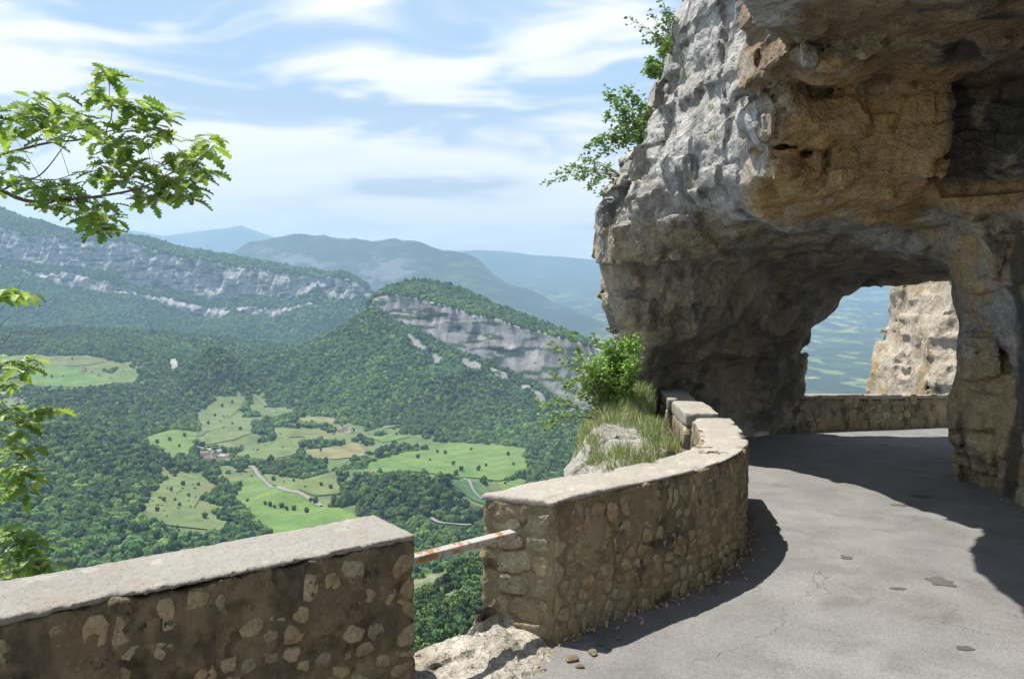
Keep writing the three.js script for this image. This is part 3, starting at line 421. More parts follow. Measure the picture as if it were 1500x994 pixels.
// a laid stone: outline [[u, v], ...] in the wall face, a rough flat front with a worn rim
function stoneGeo(poly, proud, R) {
  for (let q = 0; q < 1; q++) { const r = []; for (let i = 0; i < poly.length; i++) { const a = poly[i], b = poly[(i + 1) % poly.length], t = 0.16 + 0.14 * R(); r.push([lerp(a[0], b[0], t), lerp(a[1], b[1], t)], [lerp(a[0], b[0], 1 - t), lerp(a[1], b[1], 1 - t)]); } poly = r; }
  const pts = []; for (let i = 0; i < poly.length; i++) { const a = poly[i], b = poly[(i + 1) % poly.length], n = Math.max(1, Math.round(Math.hypot(a[0] - b[0], a[1] - b[1]) / 0.045)); for (let k = 0; k < n; k++) pts.push([lerp(a[0], b[0], k / n) + (R() - 0.5) * 0.012, lerp(a[1], b[1], k / n) + (R() - 0.5) * 0.012]); }
  let cx = 0, cy = 0; for (const p of pts) { cx += p[0] / pts.length; cy += p[1] / pts.length; }
  const n = pts.length, q = [], ix = [], tx = (R() - 0.5) * 0.12, ty = (R() - 0.5) * 0.12;
  const ring = (k, inset, z, jit) => { for (const p of pts) { const l = Math.hypot(p[0] - cx, p[1] - cy) || 1, f = Math.max(0, k - inset / l), u = (p[0] - cx) * f, v = (p[1] - cy) * f; q.push(cx + u, cy + v, z + (z > 0 ? u * tx + v * ty : 0) + jit * (R() - 0.5)); } };
  ring(1, 0, -0.03, 0); ring(1, 0.002, proud * 0.55, 0.004); ring(1, 0.011, proud, 0.006); ring(0.5, 0, proud, 0.009); q.push(cx, cy, proud + 0.004 * (R() - 0.5));
  for (let r = 0; r < 3; r++) for (let i = 0; i < n; i++) { const a = r * n + i, b = r * n + (i + 1) % n; ix.push(a, b, a + n, b, b + n, a + n); }
  for (let i = 0; i < n; i++) ix.push(3 * n + i, 3 * n + (i + 1) % n, 4 * n);
  const g = new THREE.BufferGeometry(); g.setAttribute('position', new THREE.Float32BufferAttribute(q, 3)); g.setIndex(ix); g.computeVertexNormals();
  const o = R(), uv = []; for (let i = 0; i < q.length; i += 3) uv.push(q[i] + o, q[i + 1] + o * 3); g.setAttribute('uv', new THREE.Float32BufferAttribute(uv, 2)); return g;
}
const stoneTones = [[0.44, 0.35, 0.21], [0.37, 0.295, 0.18], [0.45, 0.38, 0.255], [0.33, 0.275, 0.19], [0.42, 0.32, 0.18], [0.39, 0.335, 0.235]].map((c) => new THREE.MeshStandardMaterial({ color: rgb(c[0] * 1.05, c[1] * 1.05, c[2] * 1.02), map: rep(rockMap, 1.1), bumpMap: rep(rockBump, 1.3), bumpScale: 0.02, roughness: 0.95 }));
function setStone(parent, geo, pos, normal, R) {
  const m = part('stone', geo, stoneTones[Math.floor(R() * stoneTones.length)], parent), up = new THREE.Vector3(0, 1, 0), tx = new THREE.Vector3().crossVectors(up, normal).normalize();
  m.quaternion.setFromRotationMatrix(new THREE.Matrix4().makeBasis(tx, up, normal)); m.position.copy(pos); return m;
}
// rubble: the cells of a loose net over the face, some of them hidden under mortar
function faceStones(w, parent, R, s0, s1, y0, y1, size, keep, proud, sink) {
  const seeds = []; for (let y = y0; y < y1; y += size * 0.82) for (let s = s0 + size * (Math.round((y - y0) / size / 0.82) % 2) * 0.5; s < s1; s += size * (0.8 + 0.5 * R())) seeds.push([s + (R() - 0.5) * size * 0.5, y + (R() - 0.5) * size * 0.4]);
  for (const a of seeds) {
    if (R() > keep) continue; let p = [[a[0] - size, a[1] - size], [a[0] + size, a[1] - size], [a[0] + size, a[1] + size], [a[0] - size, a[1] + size]];
    const gap = 0.003 + 0.022 * R() * R();
    for (const b of seeds) { if (b === a || Math.hypot(b[0] - a[0], b[1] - a[1]) > size * 2.4) continue; const nx = b[0] - a[0], ny = b[1] - a[1], l = Math.hypot(nx, ny), lim = l / 2 - gap, q = []; for (let i = 0; i < p.length; i++) { const c = p[i], e = p[(i + 1) % p.length], dc = lim - ((c[0] - a[0]) * nx + (c[1] - a[1]) * ny) / l, de = lim - ((e[0] - a[0]) * nx + (e[1] - a[1]) * ny) / l; if (dc >= 0) q.push(c); if ((dc > 0 && de < 0) || (dc < 0 && de > 0)) { const t = dc / (dc - de); q.push([lerp(c[0], e[0], t), lerp(c[1], e[1], t)]); } } p = q; if (p.length < 3) break; }
    if (p.length < 3) continue; const c = w.at(clamp(a[0], 0.01, w.L - 0.01)), y = roadY(c.d) + a[1]; p = p.map(([s, v]) => [clamp(s, s0 - 0.03, s1 + 0.03) - a[0], v - a[1]]);
    setStone(parent, stoneGeo(p, proud * (0.5 + 0.9 * R()) + sink, R), new THREE.Vector3(c.x - c.td * sink, y, -(c.d + c.tx * sink)), new THREE.Vector3(c.td, 0, c.tx), R);
  }
}
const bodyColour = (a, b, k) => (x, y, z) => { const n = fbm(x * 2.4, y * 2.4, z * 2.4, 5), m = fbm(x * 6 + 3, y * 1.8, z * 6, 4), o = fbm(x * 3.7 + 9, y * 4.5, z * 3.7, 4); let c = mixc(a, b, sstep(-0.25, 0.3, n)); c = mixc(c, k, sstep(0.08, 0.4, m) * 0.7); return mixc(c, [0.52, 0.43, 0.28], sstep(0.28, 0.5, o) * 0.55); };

{ // long curved parapet
  const pts = frontEdge.getSpacedPoints(44).map((p) => [p.x, -p.z]), w = wallShape(pts, 0.40, 0.47), top = (s, d) => 0.85 + (d < 1 ? 0 : d > 100 ? -0.12 : roadY(d));
  const t = thing('stone_parapet', 'long curved rubble stone parapet with pale concrete cap, beside the bare road', 'parapet', 'roadside parapets');
  wallPart(w, 'wall_body', mortarMat, t, 0.02, top, 0.03, false, bodyColour([0.43, 0.36, 0.235], [0.35, 0.285, 0.18], [0.22, 0.18, 0.115]));
  wallPart(w, 'cap', concreteMat, t, 0.014, top, 0.034, true, null, 0.05);
  const R = rng(101); faceStones(w, t, R, 0.06, 4.6, 0.06, 0.72, 0.105, 0.9, 0.005, 0.02);
  // the end towards the gap: coursed squared blocks
  const e0 = new THREE.Vector3(pts[0][0], 0, -pts[0][1]), p0 = w.at(0.01), e1 = new THREE.Vector3(p0.x - p0.td * w.th - p0.tx * w.skew * w.th, 0, -(p0.d + p0.tx * w.th - p0.td * w.skew * w.th)), along2 = e1.clone().sub(e0), wide = along2.length(); along2.normalize(); const nrm = new THREE.Vector3(-along2.z, 0, along2.x); if (nrm.z < 0) nrm.negate(); const right = new THREE.Vector3().crossVectors(new THREE.Vector3(0, 1, 0), nrm);
  let y = 0.02; while (y < 0.76) { const h = 0.085 + 0.065 * R(); let u = 0.012; while (u < wide - 0.05) { const l = Math.min(0.11 + 0.17 * R(), wide - 0.012 - u); const hw = l / 2 - 0.007, hh = Math.min(h, 0.80 - y) / 2 - 0.006, c = e0.clone().addScaledVector(along2, u + l / 2).addScaledVector(nrm, -0.012); c.y = y + h / 2; if (hw > 0.02 && hh > 0.015 && R() < 0.86) { const j = () => (R() - 0.5) * 0.02; setStone(t, stoneGeo([[-hw + j(), -hh + j()], [hw + j(), -hh + j()], [hw + j(), hh + j()], [j(), hh + j() * 0.6], [-hw + j(), hh + j()]], 0.016 + 0.012 * R(), R), c, nrm, R); } u += l; } y += h; }
  var curvedWall = w, curvedParapet = t;
}
{ // straight parapet
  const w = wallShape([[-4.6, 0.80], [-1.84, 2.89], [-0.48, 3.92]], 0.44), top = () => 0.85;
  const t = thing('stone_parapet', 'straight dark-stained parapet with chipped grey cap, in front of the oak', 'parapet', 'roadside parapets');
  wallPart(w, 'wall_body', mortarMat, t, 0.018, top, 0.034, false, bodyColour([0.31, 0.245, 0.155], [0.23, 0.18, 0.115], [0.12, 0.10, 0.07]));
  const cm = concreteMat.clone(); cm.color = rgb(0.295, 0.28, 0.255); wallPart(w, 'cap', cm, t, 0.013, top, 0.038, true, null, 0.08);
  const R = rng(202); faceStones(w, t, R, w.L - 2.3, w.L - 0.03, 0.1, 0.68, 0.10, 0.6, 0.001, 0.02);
}
{ // two short parapet blocks before the tunnel, one low parapet behind it
  const block = (pts, label, seed) => {
    const w = wallShape(pts, 0.38), dm = (pts[0][1] + pts[1][1]) / 2, top = (s, d) => 0.85 + (d < 1 ? 0.0 : d > 100 ? -0.4 : roadY(d)), t = thing('parapet_block', label, 'parapet', 'parapet blocks before the tunnel');
    wallPart(w, 'wall_body', mortarMat, t, 0.028, top, 0.17, false, bodyColour([0.47, 0.43, 0.36], [0.38, 0.33, 0.26], [0.25, 0.22, 0.18])); wallPart(w, 'cap', concreteMat, t, 0.024, top, 0.17, true, null, 0.02);
    faceStones(w, t, rng(seed), 0.08, w.L - 0.08, 0.08, 0.62, 0.17, 0.8, 0.012, 0.018);
    // stones of the valley side
    const back = { ...w, at: (s) => { const p = w.at(s); return { x: p.x - p.td * w.th, d: p.d + p.tx * w.th, tx: -p.tx, td: -p.td }; } }; faceStones(back, t, rng(seed + 1), 0.08, w.L - 0.08, 0.08, 0.62, 0.17, 0.8, 0.012, 0.018);
  };
  block([[2.36, 9.08], [2.52, 10.65]], 'short capped stone block between the long parapet and a second block', 301);
  block([[2.55, 11.1], [2.78, 13.0]], 'short capped stone block closest to the tunnel mouth', 302);
  const w = wallShape([[4.9, 14.15], [5.3, 14.3], [8.4, 15.2], [10.5, 15.6]], 0.4), top = (s, d) => d < 1 ? 0.35 : d > 100 ? 0.2 : 0.31 - (d - 14.5) * 0.12;
  const t = thing('tunnel_parapet', 'low parapet crossing the far opening of the tunnel', 'parapet', 'roadside parapets');
  wallPart(w, 'wall_body', mortarMat, t, 0.04, top, 0.1, false, bodyColour([0.43, 0.36, 0.235], [0.35, 0.285, 0.18], [0.22, 0.18, 0.115])); wallPart(w, 'cap', concreteMat, t, 0.035, top, 0.1, true, null, 0.02); faceStones(w, t, rng(303), 0.4, 3.6, 0.1, 0.5, 0.15, 0.6, 0.003, 0.02);
}
{ // rusty steel bar across the gap
  const rust = tileTex(512, (u, v) => { const n = tnoise(u, v, 6, 71, 5), m = tnoise(u, v, 30, 72, 4), r = sstep(0.08, 0.26, n + 0.4 * m), q = 0.5 + 0.5 * m; return [lerp(0.40, 0.22 + 0.14 * q, r), lerp(0.385, 0.115 + 0.09 * q, r), lerp(0.35, 0.05 + 0.05 * q, r)]; }, true);
  const mat = new THREE.MeshStandardMaterial({ map: rust, bumpMap: rust, bumpScale: 0.002, roughness: 0.7, metalness: 0.1 });
  const a = P(592, 822, 4.02), b = P(776, 775, 4.80), len = a.distanceTo(b), s = new THREE.Shape(); const r = 0.023, q = 0.005;
  s.moveTo(-r + q, -r); s.lineTo(r - q, -r); s.lineTo(r, -r + q); s.lineTo(r, r - q); s.lineTo(r - q, r); s.lineTo(-r + q, r); s.lineTo(-r, r - q); s.lineTo(-r, -r + q); s.closePath();
  const g = new THREE.ExtrudeGeometry(s, { depth: len, bevelEnabled: false, steps: 24 }); const uv = g.attributes.uv, po = g.attributes.position; for (let i = 0; i < po.count; i++) uv.setXY(i, po.getZ(i) * 1.15, 0.4 + (po.getX(i) + po.getY(i) * 1.6) * 1.15);
  g.rotateZ(0.35);
  const m = shade(new THREE.Mesh(g, mat)); m.name = 'steel_bar'; m.position.copy(a); m.lookAt(b); tag(m, 'rusty white-painted steel bar bridging the gap between two parapets', 'bar'); scene.add(m);
}
{ // litter and loose stones along the foot of the wall
  const R = rng(404), lg = new THREE.BufferGeometry(); lg.setAttribute('position', new THREE.Float32BufferAttribute([-0.5, 0, 0, 0, 0.12, 0.28, 0.1, 0.02, 0, 0, 0.1, -0.28, 0.6, 0.14, 0.05], 3)); lg.setIndex([0, 1, 2, 0, 2, 3, 1, 4, 2, 2, 4, 3]); lg.computeVertexNormals();
  const N = 700, im = shade(new THREE.InstancedMesh(lg, new THREE.MeshStandardMaterial({ roughness: 1, side: THREE.DoubleSide }), N)), o = new THREE.Object3D();
  for (let i = 0; i < N; i++) {
    let x, d; if (i < 560) { const p = curvedWall.at(curvedWall.L * R()), off = 0.02 + 0.22 * R() * R() * R(); x = p.x + p.td * off; d = p.d - p.tx * off; } else { d = 6.5 + 4 * R(); x = 5.15 - 0.7 * R() * R(); }
    o.position.set(x, roadY(d) + 0.012, -d); o.rotation.set(R() * 0.7, R() * 6.28, R() * 0.7); o.scale.setScalar(0.012 + 0.028 * R()); o.updateMatrix(); im.setMatrixAt(i, o.matrix); const b = 0.5 + 0.7 * R(); im.setColorAt(i, rgb(0.30 * b, 0.22 * b, 0.13 * b));
  }
  im.name = 'leaf_litter'; tag(im, 'dry brown leaf litter along the parapet foot and road edge', 'litter', null, 'stuff'); scene.add(im);
  const spots = [[1012, 868, 0.028], [1030, 872, 0.022], [995, 872, 0.018], [1046, 868, 0.016], [962, 888, 0.014], [905, 935, 0.022], [880, 945, 0.018], [868, 958, 0.026], [838, 968, 0.03], [850, 978, 0.02], [890, 950, 0.014]];
  for (const [px, py, r] of spots) { const p = onRoad(px, py), g = new THREE.IcosahedronGeometry(1, 1), q = g.attributes.position; for (let i = 0; i < q.count; i++) { const n = 1 + 0.35 * vnoise(q.getX(i) * 1.3 + px, q.getY(i) * 1.3, q.getZ(i) * 1.3 + py); q.setXYZ(i, q.getX(i) * n * 1.3, q.getY(i) * n * 0.6, q.getZ(i) * n); } g.computeVertexNormals(); const m = shade(new THREE.Mesh(g, stoneTones[Math.floor(R() * 5)])); m.scale.setScalar(r); m.rotation.y = R() * 6; m.position.set(p.x, p.y + r * 0.42, p.z); m.name = numbered('loose_stone'); tag(m, 'small loose stone lying at the foot of the curved parapet', 'stone', 'loose stones at the parapet foot'); scene.add(m); }
}

// ---------------------------------------------------------------- the valley and its mountains
const landMap = tileTex(512, (u, v) => { const n = tnoise(u, v, 5, 81, 6), m = tnoise(u, v, 40, 82, 4); const b = 0.68 + 0.2 * n + 0.2 * m; return [b, b, b]; }, true);
const landMat = new THREE.MeshStandardMaterial({ vertexColors: true, map: rep(landMap, 0.012), roughness: 1, color: rgb(0.85, 0.85, 0.85) });
const GRASS = [0.135, 0.19, 0.055], DRY = [0.255, 0.25, 0.11], WOOD = [0.034, 0.062, 0.022], STONE = [0.44, 0.43, 0.42];
function along(pts, px) { let i = 0; while (i < pts.length - 2 && px > pts[i + 1][0]) i++; const t = (px - pts[i][0]) / (pts[i + 1][0] - pts[i][0]); return [lerp(pts[i][1], pts[i + 1][1], t), lerp(pts[i][2], pts[i + 1][2], t)]; }
// a landform between survey lines [[px, py, distance], ...] ordered from far to near
function landform(px0, px1, ncol, rows, o = {}) {
  const pos = [], col = [], uv = [], idx = [], grid = [], nrow = rows.slice(0, -1).reduce((a, r) => a + r.n, 0) + 1;
  for (let r = 0; r < rows.length; r++) for (let k = 0; k < (r < rows.length - 1 ? rows[r].n : 1); k++) {
    const t = r < rows.length - 1 ? k / rows[r].n : 0, line = [];
    for (let c = 0; c <= ncol; c++) {
      const px = lerp(px0, px1, c / ncol), a = along(rows[r].pts, px), b = r < rows.length - 1 ? along(rows[r + 1].pts, px) : a, py = lerp(a[0], b[0], t); let d = lerp(a[1], b[1], t); const kind = rows[Math.min(r, rows.length - 2)].kind;
      const p = P(px, py, d); const w = o.rough ?? 10, edge = r === 0 && k === 0 ? 0 : 1;
      if (kind === 'cliff') { const q = 1 + 0 * t, fl = Math.sin(t * Math.PI), s = d * 0.00030; p.z -= (fl * 0.9 + 0.1) * (fbm(p.x / 70, p.y / 120, 3, 3) * w * 2.0 + lnoise(p.x / 34, p.y / 110, 9) * w * 0.9 + lnoise(p.x / 13, p.y / 50, 19) * w * 0.35 + (hash3(Math.floor(p.y / 22 + fbm(p.x / 60, 1, 1, 2)), 4, 4) * H01 - 0.5) * w * 0.5) * q; p.y += fbm(p.x / 70, 4, p.z / 90, 4) * w * 1.1; }
      else { const s = fbm(p.x / (o.scale ?? 160), 2, p.z / (o.scale ?? 160), 5); p.y += s * w; if (o.gully && kind === 'wood') p.y += o.gully * Math.sin(Math.PI * (rows[r].n > 20 || r > 5 ? t * 0.9 + 0.05 : 0)) * (0.45 - Math.abs(fbm(p.x / 210 + 0.0016 * p.z, 5, p.z / 420, 4)) * 2.2); }
      pos.push(p.x, p.y, p.z); uv.push(p.x, p.y * 0.8 - p.z); const q = o.colour(kind, p, px, py, t); col.push(q[0], q[1], q[2]); line.push(p);
    }
    grid.push({ line, kind: rows[Math.min(r, rows.length - 2)].kind, py: rows[r] });
  }
  for (let j = 0; j < nrow - 1; j++) for (let i = 0; i < ncol; i++) { const a = j * (ncol + 1) + i, b = a + ncol + 1; idx.push(a, b, a + 1, a + 1, b, b + 1); }
  const g = new THREE.BufferGeometry(); g.setAttribute('position', new THREE.Float32BufferAttribute(pos, 3)); g.setAttribute('uv', new THREE.Float32BufferAttribute(uv, 2)); g.setAttribute('color', new THREE.Float32BufferAttribute(col, 3)); g.setIndex(idx); g.computeVertexNormals();
  return { g, grid };
}
const T3 = (pts, dd, dy = 0) => pts.map(([x, y, d]) => [x, y + dy, d + dd]);

// tree crowns for woods seen from afar
function crownGeo(seed, lobes, detail) {
  const R = rng(seed), gs = [];
  for (let i = 0; i < lobes; i++) { const g = new THREE.IcosahedronGeometry(1, detail), q = g.attributes.position, r = i ? 0.45 + 0.25 * R() : 0.8, a = R() * 6.28, s = i ? 0.5 : 0, y = i ? 0.35 + 0.8 * R() : 0.55; for (let k = 0; k < q.count; k++) { const x = q.getX(k), yy = q.getY(k), z = q.getZ(k), n = 1 + 0.35 * vnoise(x * 2.3 + seed * 3 + i, yy * 2.3, z * 2.3); q.setXYZ(k, x * r * n + Math.cos(a) * s, yy * r * n * 1.05 + y, z * r * n + Math.sin(a) * s); } g.deleteAttribute('uv'); g.computeVertexNormals(); gs.push(g); }
  return mergeGeometries(gs);
}
function leafyCrown(seed, n, size) {                          // many small leaf clumps through the crown
  const R = rng(seed), pos = [], idx = [], nor = [];
  const lob = []; for (let i = 0; i < 7; i++) { const a = R() * 6.28; lob.push([Math.cos(a) * 0.45 * (i ? 1 : 0), 0.35 + R() * 0.9, Math.sin(a) * 0.45 * (i ? 1 : 0), 0.32 + 0.25 * R()]); }
  for (let i = 0; i < n; i++) {
    const l = lob[i % 7], u = R() * 2 - 1, a = R() * 6.283, s = Math.sqrt(1 - u * u), rr = l[3] * (0.55 + 0.5 * R()), dir = new THREE.Vector3(s * Math.cos(a), u, s * Math.sin(a)), c = new THREE.Vector3(l[0], l[1], l[2]).addScaledVector(dir, rr);
    const t = new THREE.Vector3(R() - 0.5, R() - 0.5, R() - 0.5).normalize(), b = new THREE.Vector3().crossVectors(t, dir).normalize(), z = size * (0.6 + 0.8 * R()), o = pos.length / 3; t.crossVectors(b, dir);
    t.addScaledVector(dir, (R() - 0.5) * 1.2).normalize();
    for (const [p, q] of [[-1, -0.6], [0.2, -1], [1, 0.3], [-0.2, 1]]) { const v = c.clone().addScaledVector(t, p * z).addScaledVector(b, q * z); pos.push(v.x, v.y, v.z); const nn = new THREE.Vector3().crossVectors(t, b); if (nn.dot(dir) < 0) nn.negate(); nor.push(nn.x, nn.y, nn.z); }
    idx.push(o, o + 1, o + 2, o, o + 2, o + 3);
  }
  const g = new THREE.BufferGeometry(); g.setAttribute('position', new THREE.Float32BufferAttribute(pos, 3)); g.setAttribute('normal', new THREE.Float32BufferAttribute(nor, 3)); g.setIndex(idx); return g;
}
const farCrowns = [crownGeo(1, 4, 1), crownGeo(2, 5, 1), crownGeo(3, 3, 1)], farMat = new THREE.MeshStandardMaterial({ roughness: 1 });
const midCrowns = [leafyCrown(5, 260, 0.13), leafyCrown(6, 260, 0.12)], leafMat = new THREE.MeshPhysicalMaterial({ roughness: 0.9, side: THREE.DoubleSide });
function wood(name, label, list, geos, mat, group) {
  geos.forEach((geo, gi) => {
    const mine = list.filter((_, i) => i % geos.length === gi); if (!mine.length) return;
    const im = shade(new THREE.InstancedMesh(geo, mat, mine.length)), m = new THREE.Matrix4(), q = new THREE.Quaternion(), s = new THREE.Vector3(), Y = new THREE.Vector3(0, 1, 0);
    mine.forEach((t, i) => { q.setFromAxisAngle(Y, t.a); s.set(t.r, t.h, t.r); m.compose(t.p, q, s); im.setMatrixAt(i, m); im.setColorAt(i, t.c); });
    im.name = numbered(name); tag(im, label + ['', ', rounder crowns', ', slender crowns'][gi], 'forest', group, 'stuff'); scene.add(im);
  });
}
function treeColour(R, x, z) { const n = fbm(x / 220, 6, z / 220, 3), b = 0.85 * (0.5 + 1.0 * R()) * (1 + 0.5 * n); return R() < 0.12 ? rgb(0.014 * b, 0.032 * b, 0.016 * b) : R() < 0.25 ? rgb(0.098 * b, 0.15 * b, 0.024 * b) : rgb(0.041 * b, 0.092 * b, 0.018 * b); }
function sow(grid, R, per, list, r0, keep) {                  // trees on the wooded strips of a landform
  for (let j = 0; j < grid.length - 1; j++) { if (grid[j].kind !== 'wood' && grid[j].kind !== 'scrub') continue; const A = grid[j].line, B = grid[j + 1].line; for (let i = 0; i < A.length - 1; i++) {
    const u = A[i + 1].clone().sub(A[i]), v = B[i].clone().sub(A[i]), area = Math.hypot(u.x, u.z) * v.length(); let n = area / per; n = Math.floor(n) + (R() < n % 1 ? 1 : 0);
    for (let k = 0; k < n; k++) { const p = A[i].clone().addScaledVector(u, R()).addScaledVector(v, R()); if (keep && !keep(p, grid[j].kind)) continue; const q = R(), r = r0 * (0.5 + 0.5 * R() + 0.75 * q * q * q); p.y -= r * 0.25; list.push({ p, r, h: r * (0.9 + 0.45 * R()), a: R() * 6.28, c: treeColour(R, p.x, p.z) }); }
  } }
}
const cliffCol = (p, green) => { const n = fbm(p.x / 60, p.y / 22, p.z / 60, 4), m = fbm(p.x / 20, p.y / 60, 7, 4), g = fbm(p.x / 55 + 9, p.y / 14, 3, 4); let c = mixc([0.60, 0.57, 0.54], [0.37, 0.36, 0.355], sstep(-0.25, 0.25, m)); c = mixc(c, [0.26, 0.255, 0.25], sstep(0.2, 0.45, fbm(p.x / 9, p.y / 30, 5, 4)) * 0.7); c = mixc(c, [0.46, 0.38, 0.28], sstep(0.1, 0.5, n) * 0.4); return mixc(c, [0.07, 0.11, 0.035], sstep(green, green + 0.12, g)); };
const woodCol = (p) => mixc(WOOD, [0.06, 0.10, 0.03], sstep(-0.3, 0.3, fbm(p.x / 90, 3, p.z / 90, 4)));

// far ranges
const peak = [[-300, 330, 20150], [150, 333, 19500], [200, 339, 19500], [240, 345, 19500], [300, 337, 19500], [330, 334, 19500], [352, 329, 19500], [375, 337, 19500], [410, 350, 19500], [470, 372, 19500], [620, 400, 19500]];
structure('mountain', landform(-300, 620, 120, [{ pts: T3(peak, 900, 60), n: 3, kind: 'far' }, { pts: peak, n: 14, kind: 'far' }, { pts: T3(peak, -3500, 110) }], { rough: 45, scale: 900, colour: (k, p) => mixc([0.06, 0.095, 0.04], [0.13, 0.16, 0.07], sstep(0, 0.4, fbm(p.x / 500, p.y / 200, p.z / 500, 4))) }).g, landMat, 'faint blue pointed mountain rising behind the cliff plateau');
const far2 = [[300, 392, 10750], [340, 372, 10625], [365, 357, 10500], [400, 348, 10375], [440, 343, 10250], [475, 341, 10125], [520, 348, 10000], [545, 356, 10000], [578, 352, 9875], [610, 360, 9750], [650, 374, 9750], [685, 376, 9625], [700, 382, 9625], [715, 396, 9562], [740, 412, 9500], [790, 432, 9375], [840, 448, 9250], [900, 470, 9125], [980, 500, 9000]];
structure('mountain', landform(300, 980, 260, [{ pts: T3(far2, 900, 50), n: 3, kind: 'far' }, { pts: far2, n: 70, kind: 'far' }, { pts: far2.map(([x, y, d]) => [x, Math.max(y + 60, 470), d - 2600]) }], { rough: 130, scale: 700, colour: (k, p, px, py) => { const g = fbm(p.x / 160, p.y / 60, p.z / 160, 4), inA = 1 - Math.hypot((px - 430) / 60, (py - (368 + (px - 380) * 0.2)) / 9), inB = 1 - Math.hypot((px - 565) / 42, (py - 396) / 15); return mixc(mixc([0.026, 0.05, 0.02], [0.065, 0.095, 0.033], sstep(-0.05, 0.4, g)), [0.15, 0.148, 0.145], sstep(0.15, 0.5, Math.max(inA, inB) + g * 1.2 + 1.3 * fbm(p.x / 45, p.y / 120, p.z / 45, 3))); } }).g, landMat, 'long wooded mountain with pale rock faces behind the spur');
const far3 = [[540, 420, 18900], [585, 372, 18900], [605, 357, 18900], [628, 361, 18900], [650, 370, 18225], [700, 366, 18225], [740, 368, 18225], [780, 373, 18225], [830, 377, 18225], [900, 381, 18225], [1000, 388, 17550], [1200, 392, 16875], [1400, 385, 16200], [1700, 380, 16200]];
{
  const lines = [[424, 13500], [448, 11000], [470, 8800], [492, 7000], [522, 5300], [560, 4100], [610, 3100]].map(([y, d]) => [[540, y, d], [1000, y + 4, d], [1700, y, d]]);
  const lf = landform(540, 1700, 420, [{ pts: T3(far3, 1500, 50), n: 2, kind: 'far' }, { pts: far3, n: 40, kind: 'far' }, ...lines.map((pts, i) => ({ pts, n: [30, 30, 36, 40, 44, 40, 1][i], kind: 'plain' }))], { rough: 30, scale: 600, colour: (k, p) => {
    const g = fbm(p.x / 350, p.y / 150, p.z / 350, 4); let c = mixc([0.022, 0.045, 0.016], [0.06, 0.095, 0.03], sstep(-0.1, 0.4, g));
    if (k === 'plain') { const v = voronoi(p.x / 120 + g, 0.5, p.z / 330 + g), f = v[2], m = fbm(p.x / 900, 3, p.z / 900, 3); if (f > 0.2 - m && v[1] - v[0] > 0.08) c = mixc([0.16, 0.235, 0.065], [0.34, 0.31, 0.15], sstep(0.0, 0.9, v[3])); c = mixc(c, [0.022, 0.045, 0.016], sstep(0.08, 0.2, fbm(p.x / 120, 8, p.z / 120, 4)) * 0.9); }
    return c; } });
  structure('far_valley', lf.g, landMat, 'hazy patchwork of far fields and woods seen through the tunnel');
}

// cliff massif across the valley
const mSky = [[-260, 262, 5945], [0, 303, 5800], [40, 318, 5800], [90, 333, 5771], [130, 341, 5742], [180, 344, 5727], [215, 347, 5713], [260, 360, 5655], [330, 375, 5582], [400, 386, 5510], [450, 393, 5452], [480, 399, 5423], [510, 402, 5394], [530, 414, 5394], [560, 445, 5394], [640, 520, 5365]];
const mTop = [[-260, 290, 5365], [0, 333, 5350], [60, 347, 5336], [130, 352, 5307], [180, 353, 5292], [250, 374, 5278], [330, 388, 5249], [400, 396, 5220], [450, 402, 5191], [470, 408, 5176], [500, 404, 5162], [530, 416, 5147], [560, 452, 5133], [640, 530, 5133]];
const mBot = [[-260, 380, 5307], [0, 380, 5299], [60, 388, 5285], [130, 393, 5263], [171, 400, 5249], [188, 418, 5237], [257, 427, 5227], [305, 441, 5205], [329, 437, 5198], [363, 434, 5188], [411, 441, 5169], [450, 428, 5147], [465, 416, 5140], [480, 440, 5125], [510, 442, 5118], [530, 432, 5111], [560, 458, 5096], [640, 540, 5075]];
const mLed = [[-260, 392, 5220], [0, 388, 5220], [55, 398, 5205], [137, 404, 5183], [185, 420, 5162], [205, 428, 5154], [247, 436, 5147], [284, 444, 5133], [308, 451, 5125], [345, 452, 5111], [365, 450, 5104], [411, 450, 5089], [450, 442, 5075], [510, 452, 5060], [560, 470, 5046], [640, 550, 5031]];
const mLow = [[-260, 405, 5183], [0, 392, 5191], [50, 404, 5176], [103, 422, 5156], [147, 429, 5140], [192, 430, 5133], [240, 448, 5115], [284, 461, 5098], [325, 468, 5086], [340, 454, 5086], [360, 462, 5072], [411, 467, 5057], [425, 455, 5057], [450, 446, 5053], [510, 455, 5038], [560, 475, 5024], [640, 556, 5009]];
const mMid = [[-260, 470, 4712], [0, 460, 4712], [200, 480, 4669], [400, 495, 4640], [560, 520, 4567], [640, 580, 4495]];
const mFoot = [[-260, 545, 3973], [0, 516, 3973], [100, 516, 3973], [200, 522, 3958], [300, 534, 3944], [380, 540, 3944], [460, 560, 3915], [560, 600, 3886], [640, 640, 3842]];
{
  const lf = landform(-260, 640, 540, [{ pts: T3(mSky, 700, 30), n: 3, kind: 'back' }, { pts: mSky, n: 12, kind: 'wood' }, { pts: mTop, n: 44, kind: 'cliff' }, { pts: mBot, n: 5, kind: 'wood' }, { pts: mLed, n: 9, kind: 'cliff' }, { pts: mLow, n: 14, kind: 'wood' }, { pts: mMid, n: 14, kind: 'wood' }, { pts: mFoot, n: 4, kind: 'wood' }, { pts: T3(mFoot, -300, 40) }], { rough: 27, gully: 60, colour: (k, p) => k === 'cliff' ? cliffCol(p, 0.14) : woodCol(p) });
  structure('cliff_massif', lf.g, landMat, 'long pale limestone cliff massif above dark woods across the valley');
  const list = []; sow(lf.grid, rng(501), 120, list, 8.0); wood('massif_forest', 'dense dark forest on slopes of the long cliff massif', list, farCrowns, farMat, 'woods under the massif');
}
